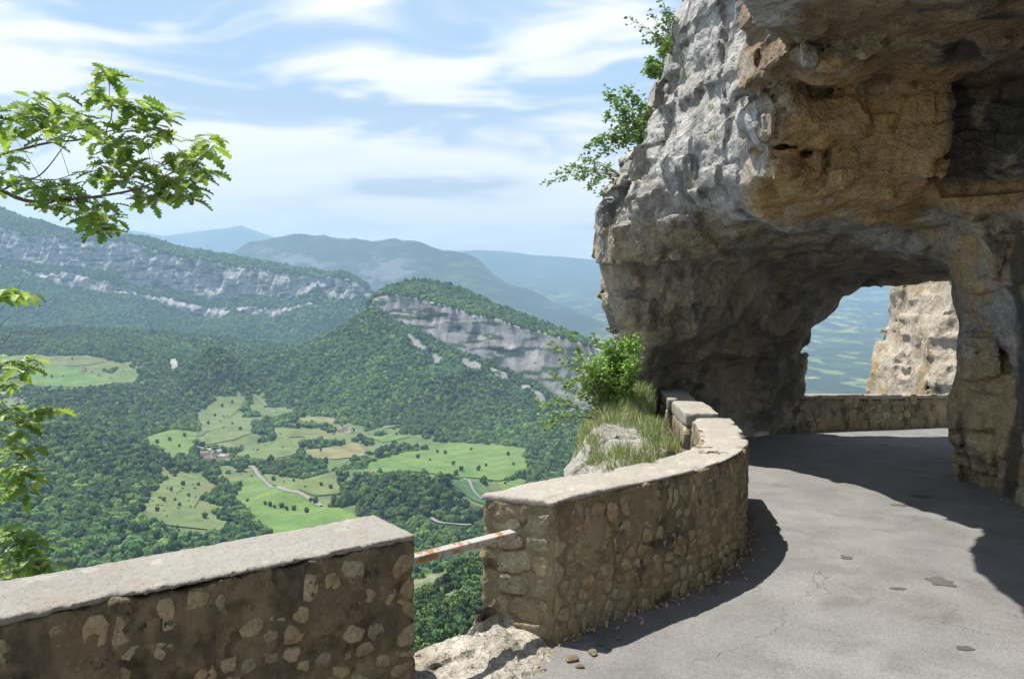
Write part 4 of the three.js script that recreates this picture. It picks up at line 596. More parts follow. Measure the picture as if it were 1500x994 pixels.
// wooded spur with its slanting cliff
const sSky = [[280, 585, 2560], [360, 547, 2600], [400, 521, 2640], [450, 501, 2680], [500, 479, 2720], [535, 455, 2740], [548, 433, 2760], [575, 419, 2860], [600, 410, 2900], [625, 409, 2900], [660, 416, 2860], [720, 441, 2740], [780, 466, 2620], [870, 502, 2450], [960, 540, 2280], [1080, 600, 2060], [1200, 680, 1800]];
const sTop = [[280, 592, 2540], [360, 551, 2580], [400, 525, 2620], [450, 505, 2660], [500, 483, 2690], [535, 459, 2710], [548, 435, 2725], [575, 430, 2690], [600, 434, 2660], [650, 444, 2590], [700, 461, 2510], [760, 480, 2410], [800, 491, 2340], [870, 507, 2230], [960, 548, 2080], [1080, 615, 1880], [1200, 700, 1650]];
const sBot = [[280, 592.3, 2539], [360, 551.3, 2579], [400, 525.3, 2619], [450, 505.3, 2659], [500, 483.3, 2689], [535, 459.5, 2709], [548, 452, 2708], [575, 470, 2660], [600, 479, 2630], [650, 500, 2555], [700, 524, 2470], [760, 551, 2370], [800, 570, 2300], [870, 612, 2190], [960, 650, 2040], [1080, 690, 1850], [1200, 740, 1630]];
const sFoot = [[280, 605, 2480], [360, 592, 2330], [400, 598, 2270], [450, 606, 2170], [500, 616, 2060], [550, 622, 1990], [600, 630, 1930], [700, 646, 1800], [800, 660, 1680], [870, 668, 1620], [960, 690, 1560], [1080, 720, 1480], [1200, 760, 1400]];
let spurKeep; {
  const screes = [[612, 502, 16, 7], [641, 516, 6, 6], [682, 524, 6, 5], [697, 534, 14, 6], [722, 544, 12, 6], [738, 551, 8, 5], [772, 566, 10, 5], [790, 577, 8, 6], [838, 602, 5, 12]];
  const scree = (px, py, x, z) => { let v = -1; for (const [a, b, c, e] of screes) { const dx = (px - a), dy = py - b - dx * 0.45; v = Math.max(v, 1 - Math.hypot(dx / c, dy / e)); } return v + 0.7 * fbm(x / 22, 2, z / 22, 4); };
  const spots = [];
  const lf = landform(280, 1200, 420, [{ pts: T3(sSky, 700, 60), n: 4, kind: 'back' }, { pts: sSky, n: 14, kind: 'wood' }, { pts: sTop, n: 34, kind: 'cliff' }, { pts: sBot, n: 90, kind: 'wood' }, { pts: sFoot, n: 6, kind: 'wood' }, { pts: T3(sFoot, -60, 12) }], { rough: 13, gully: 42, colour: (k, p, px, py) => { if (k === 'cliff') return cliffCol(p, 0.20).map((v) => v * 0.8); const s = k === 'wood' && py > 480 ? scree(px, py, p.x, p.z) : -1; if (s > 0.22) { spots.push(p.x, p.z); const q = 0.30 + 0.12 * fbm(p.x / 8, 2, p.z / 8, 3); return [q * 1.03, q, q * 0.94]; } return woodCol(p); } });
  structure('spur_ridge', lf.g, landMat, 'wooded spur crowned by a slanting grey cliff band');
  const bare = new Set(); for (let i = 0; i < spots.length; i += 2) bare.add(Math.round(spots[i] / 6) * 100003 + Math.round(spots[i + 1] / 6));
  const list = []; sow(lf.grid, rng(502), 52, list, 5.2, (p) => { const a = Math.round(p.x / 6), b = Math.round(p.z / 6); for (let i = -1; i <= 1; i++) for (let j = -1; j <= 1; j++) if (bare.has((a + i) * 100003 + b + j)) return false; return true; });
  wood('spur_forest', 'green forest covering the spur below its slanting cliff', list, farCrowns, farMat, 'woods on the spur');
}
// valley floor: heights from survey points, thin plate through them
const survey = [[-150, 513, 2720], [0, 514, 2700], [130, 516, 2680], [250, 528, 2640], [400, 560, 2600], [60, 542, 2480], [165, 562, 2370], [0, 560, 2330], [230, 555, 2460], [-150, 560, 2250], [-150, 620, 1700], [0, 600, 1800], [0, 650, 1400], [0, 720, 1080], [0, 840, 800], [-150, 720, 1050], [-150, 840, 780], [100, 600, 1950], [100, 650, 1500], [100, 700, 1220], [100, 800, 860], [200, 600, 2100], [200, 640, 1750], [200, 700, 1300], [200, 800, 900], [300, 585, 2350], [300, 640, 1800], [300, 670, 1560], [300, 740, 1180], [300, 800, 960], [380, 580, 2420], [380, 620, 1980], [380, 700, 1370], [380, 780, 1040], [450, 605, 2120], [450, 660, 1640], [450, 740, 1190], [450, 840, 860], [520, 620, 1990], [520, 690, 1430], [520, 780, 1030], [620, 640, 1820], [620, 680, 1480], [620, 720, 1250], [620, 770, 1060], [620, 860, 820], [720, 660, 1650], [720, 700, 1370], [720, 760, 1080], [720, 860, 800], [800, 680, 1500], [800, 760, 1080], [960, 720, 1250], [960, 840, 850], [960, 660, 1650], [1050, 720, 1300], [200, 950, 600], [600, 980, 560], [900, 980, 560], [-150, 950, 560]].concat(sFoot.slice(1, -1).map(([x, y, d]) => [x, y + 1, d - 10])).map(([x, y, d]) => { const p = P(x, y, d); return [(x - CX) / FOCAL, Math.log(d), p.y]; });
const tps = (() => {
  const n = survey.length, N = n + 3, A = [], U = (r2) => r2 > 0 ? r2 * Math.log(r2) : 0;
  for (let i = 0; i < n; i++) { const row = new Float64Array(N + 1); for (let j = 0; j < n; j++) row[j] = U((survey[i][0] - survey[j][0]) ** 2 + (survey[i][1] - survey[j][1]) ** 2) + (i === j ? 0.004 : 0); row[n] = 1; row[n + 1] = survey[i][0]; row[n + 2] = survey[i][1]; row[N] = survey[i][2]; A.push(row); }
  for (let k = 0; k < 3; k++) { const row = new Float64Array(N + 1); for (let j = 0; j < n; j++) row[j] = k ? survey[j][k - 1] : 1; A.push(row); }
  for (let c = 0; c < N; c++) { let p = c; for (let r = c + 1; r < N; r++) if (Math.abs(A[r][c]) > Math.abs(A[p][c])) p = r; [A[c], A[p]] = [A[p], A[c]]; for (let r = 0; r < N; r++) if (r !== c) { const f = A[r][c] / A[c][c]; if (f) for (let k = c; k <= N; k++) A[r][k] -= f * A[c][k]; } }
  const w = A.map((r, i) => r[N] / r[i]);
  return (a, b) => { let s = w[n] + w[n + 1] * a + w[n + 2] * b; for (let j = 0; j < n; j++) s += w[j] * U((a - survey[j][0]) ** 2 + (b - survey[j][1]) ** 2); return s; };
})();
const bumps = [[308, 545, 2400, 105, 75, 110, 0], [350, 560, 2390, 60, 100, 110, 0], [560, 712, 1290, 34, 190, 75, -0.5], [640, 735, 1180, 30, 150, 70, -0.5], [410, 665, 1600, 12, 80, 60, 0], [90, 660, 1420, 35, 160, 120, 0.4], [180, 590, 2150, 25, 180, 120, 0]].map(([x, y, d, h, sx, sz, a]) => { const p = P(x, y, d); return [p.x, p.z, h, sx, sz, Math.cos(a), Math.sin(a)]; });
const hCache = new Map();
function landY(x, z) {
  const d = -z; let y = tps(x / d, Math.log(d));
  for (const b of bumps) { const dx = x - b[0], dz = z - b[1], u = (dx * b[5] + dz * b[6]) / b[3], v = (-dx * b[6] + dz * b[5]) / b[4], e = u * u + v * v; if (e < 9) y += b[2] * Math.exp(-e); }
  return y + 10 * fbm(x / 190, 7, z / 190, 4) + 3 * vnoise(x / 45, 3, z / 45) + 26 * (0.3 - Math.abs(fbm(x / 260 + 5, 3, z / 330, 3))) * sstep(-60, -330, x) * sstep(3000, 1900, d);
}
let landAt; {
  const na = 300, nd = 300, a0 = -1.0, a1 = 0.32, l0 = Math.log(480), l1 = Math.log(3300), Y = new Float32Array((na + 1) * (nd + 1)), pos = [], uv = [], idx = [];
  for (let j = 0; j <= nd; j++) for (let i = 0; i <= na; i++) { const d = Math.exp(lerp(l0, l1, j / nd)), x = lerp(a0, a1, i / na) * d, y = landY(x, -d); Y[j * (na + 1) + i] = y; pos.push(x, y, -d); uv.push(x, d); }
  for (let j = 0; j < nd; j++) for (let i = 0; i < na; i++) { const a = j * (na + 1) + i, b = a + na + 1; idx.push(a, a + 1, b, a + 1, b + 1, b); }
  landAt = (x, z) => { const u = clamp((x / -z - a0) / (a1 - a0) * na, 0, na - 0.001), v = clamp((Math.log(-z) - l0) / (l1 - l0) * nd, 0, nd - 0.001), i = u | 0, j = v | 0, o = j * (na + 1) + i, a = u - i, b = v - j; return lerp(lerp(Y[o], Y[o + 1], a), lerp(Y[o + na + 1], Y[o + na + 2], a), b); };
  const g = new THREE.BufferGeometry(); g.setAttribute('position', new THREE.Float32BufferAttribute(pos, 3)); g.setAttribute('uv', new THREE.Float32BufferAttribute(uv, 2)); g.setIndex(idx); g.computeVertexNormals();
  var floorGeo = g; setColors(g, () => [0.1, 0.1, 0.1]);
  structure('valley_floor', g, landMat, 'rolling valley floor of woods and meadows far below the road');
}
function onLand(px, py) { let a = 490, b = 490; for (; b < 3250; a = b, b *= 1.01) { const p = P(px, py, b); if (p.y < landAt(p.x, p.z)) break; } for (let i = 0; i < 20; i++) { const m = (a + b) / 2, p = P(px, py, m); if (p.y < landAt(p.x, p.z)) b = m; else a = m; } return P(px, py, b); }
const inside = (poly, x, y) => { let q = false; for (let a = 0, b = poly.length - 1; a < poly.length; b = a++) if ((poly[a][1] > y) !== (poly[b][1] > y) && x < (poly[b][0] - poly[a][0]) * (y - poly[a][1]) / (poly[b][1] - poly[a][1]) + poly[a][0]) q = !q; return q; };
// half-open farmland round the meadows: grass with hedges and clumps
const farmland = [[[285, 645], [318, 576], [385, 568], [500, 596], [625, 618], [770, 648], [790, 700], [720, 748], [640, 704], [560, 694], [512, 700], [548, 768], [400, 800], [338, 748], [325, 690]], [[-20, 522], [120, 522], [205, 532], [212, 566], [100, 572], [-20, 570]], [[205, 770], [200, 740], [245, 680], [300, 690], [345, 770], [300, 790]]].map((o) => o.map(([x, y]) => { const p = onLand(x, y); return [p.x, p.z]; }));
const farmed = (x, z) => { const wx = x + 25 * fbm(x / 50, 1, z / 50, 2), wz = z + 40 * fbm(x / 50, 9, z / 50, 2); return farmland.some((p) => inside(p, wx, wz)); };
setColors(floorGeo, (x, y, z) => { const n = fbm(x / 70, 4, z / 70, 4); return farmed(x, z) ? mixc([0.12, 0.18, 0.05], [0.19, 0.215, 0.075], sstep(-0.2, 0.3, n)) : mixc([0.04, 0.07, 0.022], [0.09, 0.12, 0.04], sstep(-0.1, 0.35, n)); });
const LUSH = [0.155, 0.26, 0.05], HAY = [0.28, 0.255, 0.105], SCRUB = [0.175, 0.225, 0.07];
const meadowPlans = [
  ['pale green meadow on the plateau below the cliff massif', MEAD(), [[0, 522], [60, 520], [115, 523], [160, 529], [130, 535], [60, 539], [0, 534]]],
  ['smooth light green meadow below the plateau hedge', LUSH, [[38, 542], [90, 536], [130, 544], [165, 559], [160, 567], [110, 567], [38, 562]]],
  ['small dry meadow beside the plateau farm', SCRUB, [[146, 552], [188, 536], [203, 545], [196, 560], [172, 562]]],
  ['pale rough pasture below the wooded knoll', SCRUB, [[290, 602], [320, 580], [360, 580], [350, 600], [312, 630], [293, 640]]],
  ['green meadow above the hamlet', LUSH, [[214, 640], [260, 630], [292, 632], [277, 665], [250, 672], [216, 656]]],
  ['small green meadow under the pale rough pasture', SCRUB, [[300, 640], [330, 614], [371, 612], [366, 636], [340, 645], [300, 652]]],
  ['dry hillside meadow crossed by a white track', SCRUB, [[362, 598], [384, 573], [402, 586], [432, 592], [428, 604], [390, 612]]],
  ['narrow bright green field at the spur foot', LUSH, [[441, 601], [496, 600], [498, 609], [442, 608]]],
  ['narrow tan field at the spur foot', HAY, [[438, 613], [470, 610], [494, 614], [488, 622], [446, 620]]],
  ['tan stubble field among dark hedges', HAY, [[444, 661], [525, 648], [540, 667], [510, 671], [456, 671]]],
  ['bright green meadow along the valley road', LUSH, [[345, 735], [352, 708], [376, 698], [402, 714], [445, 728], [470, 744], [505, 750], [542, 762], [500, 778], [400, 786], [370, 756]]],
  ['grey-green meadow between road and hedges', SCRUB, [[386, 695], [440, 702], [495, 694], [500, 724], [462, 727], [420, 713]]],
  ['large bright green meadow below the spur', LUSH, [[535, 682], [572, 668], [620, 660], [682, 648], [766, 655], [777, 690], [720, 704], [690, 700], [640, 695], [600, 691], [560, 694]]],
  ['darker green crop field below the large meadow', [0.075, 0.165, 0.055], [[655, 706], [690, 702], [716, 720], [716, 742], [690, 732]]],
  ['small bright meadow beside the crop field', LUSH, [[726, 706], [766, 700], [777, 714], [735, 722]]],
  ['rough pale pasture dotted with bushes', SCRUB, [[208, 748], [240, 706], [262, 690], [290, 700], [302, 720], [282, 745], [332, 766], [322, 778], [260, 772], [215, 762]]],
  ['thin pale clearing above the large meadow', SCRUB, [[560, 624], [612, 618], [612, 623], [560, 630]]],
  ['pale clearing on the left by the village', SCRUB, [[0, 586], [30, 582], [45, 590], [20, 598], [0, 600]]],
  ['rough grass strip between hamlet and stubble field', SCRUB, [[345, 668], [360, 655], [420, 641], [442, 652], [436, 664], [400, 674]]],
  ['small rough clearing between hedges above the tan stubble field', SCRUB, [[400, 627], [440, 629], [446, 640], [405, 643]]],
  ['narrow green strip below the lone farm', LUSH, [[530, 640], [572, 636], [600, 640], [560, 648]]],
  ['white quarry scar on the knoll shoulder', [0.5, 0.47, 0.42], [[246, 528], [258, 524], [262, 536], [250, 542]]],
  ['pale landslip scar in the dark forest', [0.46, 0.42, 0.36], [[168, 786], [176, 784], [180, 800], [174, 806]]],
];
function MEAD() { return [0.16, 0.20, 0.075]; }
const openLand = [];
function clipCell(poly, x0, x1, z0, z1) { let p = poly; for (const [ax, v, s] of [[0, x0, 1], [0, x1, -1], [1, z0, 1], [1, z1, -1]]) { const q = []; for (let i = 0; i < p.length; i++) { const a = p[i], b = p[(i + 1) % p.length], da = (a[ax] - v) * s, db = (b[ax] - v) * s; if (da >= 0) q.push(a); if ((da > 0 && db < 0) || (da < 0 && db > 0)) { const t = da / (da - db); q.push([lerp(a[0], b[0], t), lerp(a[1], b[1], t)]); } } p = q; if (!p.length) break; } return p; }
for (const [label, tone, outline] of meadowPlans) {
  const R = rng(outline[0][0] * 7 + outline[0][1]), raw = outline.map(([x, y]) => { const p = onLand(x, y); return [p.x, p.z]; }), poly = [];
  raw.forEach((a, i) => { const b = raw[(i + 1) % raw.length]; for (let k = 0; k < 4; k++) { const t = k / 4, w = Math.hypot(a[0] - b[0], a[1] - b[1]) * 0.035; poly.push([lerp(a[0], b[0], t) + (R() - 0.5) * w, lerp(a[1], b[1], t) + (R() - 0.5) * w]); } });
  const xs = poly.map((p) => p[0]), zs = poly.map((p) => p[1]), x0 = Math.min(...xs), x1 = Math.max(...xs), z0 = Math.min(...zs), z1 = Math.max(...zs), S = Math.max(6, (z1 - z0) / 40), pos = [], idx = [];
  openLand.push({ label, poly, x0, x1, z0, z1, scrub: tone === SCRUB ? 1 : 0, area: (x1 - x0) * (z1 - z0) });
  for (let z = z0; z < z1; z += S) for (let x = x0; x < x1; x += S) { const c = clipCell(poly, x, Math.min(x + S, x1), z, Math.min(z + S, z1)); if (c.length < 3) continue; const tri = THREE.ShapeUtils.triangulateShape(c.map((p) => new THREE.Vector2(p[0], p[1])), []); const o = pos.length / 3; for (const p of c) pos.push(p[0], landAt(p[0], p[1]) + 1.6, p[1]); for (const t of tri) idx.push(o + t[0], o + t[2], o + t[1]); }
  const g = new THREE.BufferGeometry(); g.setAttribute('position', new THREE.Float32BufferAttribute(pos, 3)); g.setIndex(idx); g.setAttribute('uv', new THREE.Float32BufferAttribute(pos.flatMap((_, i) => i % 3 ? [] : [pos[i], pos[i + 2]]), 2)); g.computeVertexNormals(); const nr = g.attributes.normal; for (let i = 0; i < nr.count; i++) if (nr.getY(i) < 0) nr.setXYZ(i, -nr.getX(i), -nr.getY(i), -nr.getZ(i));
  setColors(g, (x, y, z) => { const n = fbm(x / 40, 3, z / 40, 4), m = fbm(x / 14, 6, z / 14, 3); return mixc(mixc(tone, [tone[0] * 0.75, tone[1] * 0.85, tone[2] * 0.8], sstep(-0.1, 0.4, n)), [0.24, 0.245, 0.10], sstep(0.15, 0.5, m) * 0.35); });
  structure('meadow', g, landMat, label);
}
// valley roads
const roadLines = [];
for (const [label, w, pts] of [['pale lane winding past the valley hamlet', 5, [[280, 652], [292, 656], [308, 664], [330, 674], [352, 680]]], ['grey valley road curving between the meadows', 6, [[368, 684], [378, 697], [392, 710], [415, 718], [440, 724], [470, 742]]], ['white track on the dry hillside meadow', 5, [[372, 580], [386, 590], [400, 599], [422, 602]]], ['short pale road below the wooded knoll ridge', 5, [[632, 760], [645, 767], [664, 769], [690, 770]]], ['sandy track beside the crop field', 4, [[680, 702], [690, 712], [695, 722], [706, 732]]]]) {
  const curve = new THREE.CatmullRomCurve3(pts.map(([x, y]) => onLand(x, y))), P2 = curve.getSpacedPoints(60), pos = [], idx = []; roadLines.push({ P2, w });
  P2.forEach((p, i) => { const a = P2[Math.max(0, i - 1)], b = P2[Math.min(60, i + 1)], tx = b.x - a.x, tz = b.z - a.z, l = Math.hypot(tx, tz); for (const s of [-1, 1]) { const x = p.x - s * tz / l * w / 2, z = p.z + s * tx / l * w / 2; pos.push(x, landAt(x, z) + 2.4, z); } if (i) { const q = i * 2; idx.push(q - 2, q - 1, q, q - 1, q + 1, q); } });
  const g = new THREE.BufferGeometry(); g.setAttribute('position', new THREE.Float32BufferAttribute(pos, 3)); g.setIndex(idx); g.computeVertexNormals(); const nr = g.attributes.normal; for (let i = 0; i < nr.count; i++) if (nr.getY(i) < 0) nr.setXYZ(i, -nr.getX(i), -nr.getY(i), -nr.getZ(i)); structure('country_road', g, new THREE.MeshStandardMaterial({ color: rgb(0.19, 0.18, 0.165), roughness: 1 }), label);
}
// houses
const houses = [];
{
  const wallM = [rgb(0.62, 0.58, 0.5), rgb(0.5, 0.46, 0.4), rgb(0.7, 0.68, 0.64)].map((c) => new THREE.MeshStandardMaterial({ color: c, roughness: 0.95 })), roofM = [rgb(0.20, 0.12, 0.09), rgb(0.20, 0.15, 0.12), rgb(0.30, 0.29, 0.28)].map((c) => new THREE.MeshStandardMaterial({ color: c, roughness: 0.9 })), R = rng(606);
  const groups = [['small stone house of the hamlet by the curving lane', 'houses of the valley hamlet', [[299, 669], [306, 664], [313, 668], [320, 666], [327, 672], [335, 673], [312, 676], [303, 676]]], ['farm building among hedges near the tan stubble field', 'farm buildings by the stubble field', [[498, 632], [506, 629], [513, 633]]], ['farm building on the plateau meadow below the cliffs', 'farm buildings on the plateau', [[122, 544], [132, 547], [143, 551]]], ['pale village house behind the oak leaves', 'pale village houses', [[5, 580], [14, 584], [24, 588]]]];
  for (const [label, group, spots] of groups) for (const [x, y] of spots) {
    const p = onLand(x, y), w = 9 + 6 * R(), l = 7 + 3 * R(), h = 5 + 2 * R(), t = thing('house', label, 'house', group, new THREE.Vector3(p.x, landAt(p.x, p.z) + 1, p.z)); t.rotation.y = R() * 3.14;
    const wg = new THREE.BoxGeometry(w, h + 1, l); wg.translate(0, h / 2, 0); part('wall', wg, wallM[Math.floor(R() * 3)], t);
    const s = new THREE.Shape(); s.moveTo(-l / 2 - 0.5, 0); s.lineTo(l / 2 + 0.5, 0); s.lineTo(0, l * 0.42); s.closePath(); const rg = new THREE.ExtrudeGeometry(s, { depth: w + 1, bevelEnabled: false }); rg.translate(0, 0, -w / 2 - 0.5); rg.rotateY(Math.PI / 2); rg.translate(0, h + 0.51, 0); part('roof', rg, roofM[Math.floor(R() * 3)], t);
    const cg = new THREE.BoxGeometry(0.8, 2.2, 0.8); cg.translate(w * 0.25, h + l * 0.42 + 0.4, 0.2); part('chimney', cg, wallM[1], t); houses.push([p.x, p.z]);
  }
}
// valley woods
{
  const R = rng(503), list = [], near = [];
  const blocked = (x, z) => { for (const m of openLand) if (x > m.x0 && x < m.x1 && z > m.z0 && z < m.z1 && inside(m.poly, x, z)) return m; for (const r of roadLines) for (let i = 0; i < 61; i += 2) if (Math.hypot(r.P2[i].x - x, r.P2[i].z - z) < r.w + 5) return r; for (const h of houses) if (Math.hypot(h[0] - x, h[1] - z) < 16) return h; return null; };
  const d0 = 620, d1 = 3250, a0 = -0.74, a1 = 0.24, N = 135000;
  for (let i = 0; i < N; i++) {
    const d = Math.sqrt(lerp(d0 * d0, d1 * d1, R())), a = lerp(a0, a1, R()), x = a * d, z = -d, m = blocked(x, z);
    if (m) { if (!m.scrub || R() > 0.045 || fbm(x / 40, 1, z / 40, 3) < 0.0) continue; }
    else if (farmed(x, z)) { if (fbm(x / 48, 12, z / 75, 3) + 0.3 * vnoise(x / 15, 2, z / 15) < 0.06) continue; } else if (fbm(x / 130 + 3, 12, z / 130, 3) > 0.42 && R() < 0.75) continue;
    const edge = !m && (blocked(x * (1 + 28 / d), z * (1 + 28 / d)) || blocked(x * (1 + 14 / d), z * (1 + 14 / d))); if (edge && R() < 0.5) continue;
    const r = (m ? 1.9 : edge ? 2.6 : 4.6) * (0.5 + 0.5 * R() + 0.9 * Math.pow(R(), 3)), p = new THREE.Vector3(x, landAt(x, z) - r * 0.2, z); (d < 1150 ? near : list).push({ p, r, h: r * (0.9 + 0.5 * R()), a: R() * 6.28, c: treeColour(R, x, z) });
  }
  wood('valley_forest', 'broadleaf woods and hedges spread over the valley floor', list, farCrowns, farMat, 'woods in the valley');
  wood('lower_forest', 'broadleaf forest on the lower valley slopes near the parapet edge', near, farCrowns, farMat, 'lower valley woods');
  // trees standing singly in the meadows
  const cm = [rgb(0.03, 0.056, 0.018), rgb(0.045, 0.078, 0.022)].map((c) => new THREE.MeshStandardMaterial({ color: c, roughness: 1 })), tg = new THREE.CylinderGeometry(0.25, 0.4, 3, 6), tm = new THREE.MeshStandardMaterial({ color: rgb(0.10, 0.08, 0.06), roughness: 1 });
  const proto = [0, 1, 2].map((k) => { const t = new THREE.Group(); const c = part('crown', crownGeo(20 + k, 7, 1), cm[k % 2], t); c.scale.set(4.2, 4.6, 4.2); c.position.y = 1.6; const tr = part('trunk', tg, tm, t); tr.position.y = 1.2; return t; });
  const spots = [[641, 664], [652, 666], [690, 660], [745, 668], [664, 682], [676, 690], [668, 697], [612, 672], [630, 676], [700, 690], [712, 684], [752, 682], [395, 742], [402, 745], [412, 744], [420, 748], [388, 740], [430, 748], [450, 752], [362, 736], [455, 735], [462, 738], [75, 553], [92, 552], [64, 552], [230, 650], [248, 646], [262, 655], [270, 640], [400, 704], [430, 706], [470, 712], [484, 716], [315, 610], [325, 596], [340, 590], [305, 622], [340, 622], [352, 630], [250, 720], [268, 712], [240, 735], [262, 742], [276, 728], [290, 712], [230, 750], [300, 760], [740, 710], [470, 661], [105, 527]];
  spots.forEach(([x, y], i) => { const p = onLand(x, y), t = proto[i % 3].clone(); t.name = numbered('meadow_tree'); t.position.set(p.x, landAt(p.x, p.z) + 1.4, p.z); t.rotation.y = i * 1.7; t.scale.setScalar(0.5 + 0.5 * R()); const home = openLand.find((q) => inside(q.poly, p.x, p.z)); tag(t, home ? 'round tree standing in the ' + home.label.split(' ').slice(0, 10).join(' ') : 'small round green tree standing alone beside the valley meadows', 'tree', 'single trees in the valley meadows'); scene.add(t); });
}
// steep slope just below the parapet gap
{
  const l0 = [[420, 905, 430], [520, 885, 450], [600, 850, 470], [720, 800, 500], [900, 745, 520]], l1 = [[420, 1000, 300], [520, 960, 310], [600, 920, 330], [720, 880, 340], [900, 850, 350]], l2 = [[420, 1120, 190], [600, 1050, 200], [900, 980, 210]], l3 = [[420, 1500, 90], [600, 1400, 95], [900, 1300, 100]];
  const lf = landform(420, 900, 110, [{ pts: T3(l0, 120, 25), n: 4, kind: 'back' }, { pts: l0, n: 40, kind: 'scrub' }, { pts: l1, n: 40, kind: 'scrub' }, { pts: l2, n: 20, kind: 'scrub' }, { pts: l3 }], { rough: 9, scale: 60, colour: (k, p) => { const n = fbm(p.x / 18, p.y / 18, p.z / 18, 4); return mixc(mixc([0.15, 0.185, 0.07], [0.24, 0.245, 0.13], sstep(-0.1, 0.35, n)), [0.42, 0.41, 0.38], sstep(0.28, 0.45, fbm(p.x / 9 + 4, p.y / 9, p.z / 9, 4)) * 0.6); } });
  structure('steep_slope', lf.g, landMat, 'steep grassy slope dotted with trees below the parapet gap');
  const list = []; sow(lf.grid, rng(504), 13, list, 2.9, (p) => fbm(p.x / 26, p.y / 26, p.z / 26, 3) > -0.12); wood('slope_trees', 'young leafy trees clinging to the steep slope below the gap', list, midCrowns, leafMat, 'trees on the steep slope');
}

// ---------------------------------------------------------------- plants near the road
function limb(pts, r0, r1, seg = 7) {                         // tapered tube through points
  const c = new THREE.CatmullRomCurve3(pts), n = Math.max(4, pts.length * 4), fr = c.computeFrenetFrames(n, false), pos = [], idx = [];
  for (let i = 0; i <= n; i++) { const p = c.getPointAt(i / n), r = lerp(r0, r1, Math.pow(i / n, 0.8)) * (1 + 0.14 * vnoise(i * 0.7, r0 * 900, pts[0].x * 9)); for (let k = 0; k < seg; k++) { const a = k / seg * 6.2832, v = p.clone().addScaledVector(fr.normals[i], Math.cos(a) * r).addScaledVector(fr.binormals[i], Math.sin(a) * r); pos.push(v.x, v.y, v.z); if (i < n) { const o = i * seg + k, q = i * seg + (k + 1) % seg; idx.push(o, q, o + seg, q, q + seg, o + seg); } } }
  const g = new THREE.BufferGeometry(); g.setAttribute('position', new THREE.Float32BufferAttribute(pos, 3)); g.setIndex(idx); g.computeVertexNormals(); return g;
}
const barkMat = new THREE.MeshStandardMaterial({ color: rgb(0.085, 0.068, 0.05), roughness: 1 }), greyBark = new THREE.MeshStandardMaterial({ color: rgb(0.17, 0.14, 0.11), roughness: 1 });
function oakLeaf(bend, curl) {
  const T = [0, 0.05, 0.12, 0.20, 0.27, 0.36, 0.44, 0.54, 0.62, 0.72, 0.80, 0.90, 1], Wd = [0.012, 0.02, 0.08, 0.17, 0.07, 0.26, 0.12, 0.33, 0.14, 0.28, 0.12, 0.16, 0.04], pos = [], idx = [];
  T.forEach((t, i) => { const y = t - 0.0, drop = -bend * t * t; for (const s of [-1, 0, 1]) { const fwd = s ? 0.05 * (i % 2) : 0; pos.push(s * Wd[i], drop + Math.abs(s) * Wd[i] * curl, y + fwd); } });
  for (let i = 0; i < T.length - 1; i++) for (let k = 0; k < 2; k++) { const a = i * 3 + k; idx.push(a, a + 3, a + 1, a + 1, a + 3, a + 4); }
  const g = new THREE.BufferGeometry(); g.setAttribute('position', new THREE.Float32BufferAttribute(pos, 3)); g.setIndex(idx); g.computeVertexNormals(); return g;
}
const oakLeaves = [oakLeaf(0.25, 0.35), oakLeaf(0.1, 0.15), oakLeaf(0.4, 0.5), oakLeaf(-0.1, 0.3)];
const oakMats = [[0.25, 0.38, 0.035], [0.18, 0.30, 0.03], [0.34, 0.46, 0.045], [0.12, 0.22, 0.027]].map(([r, g, b]) => new THREE.MeshPhysicalMaterial({ color: rgb(r, g, b), roughness: 0.92, transmission: 0.55, thickness: 0, side: THREE.DoubleSide }));
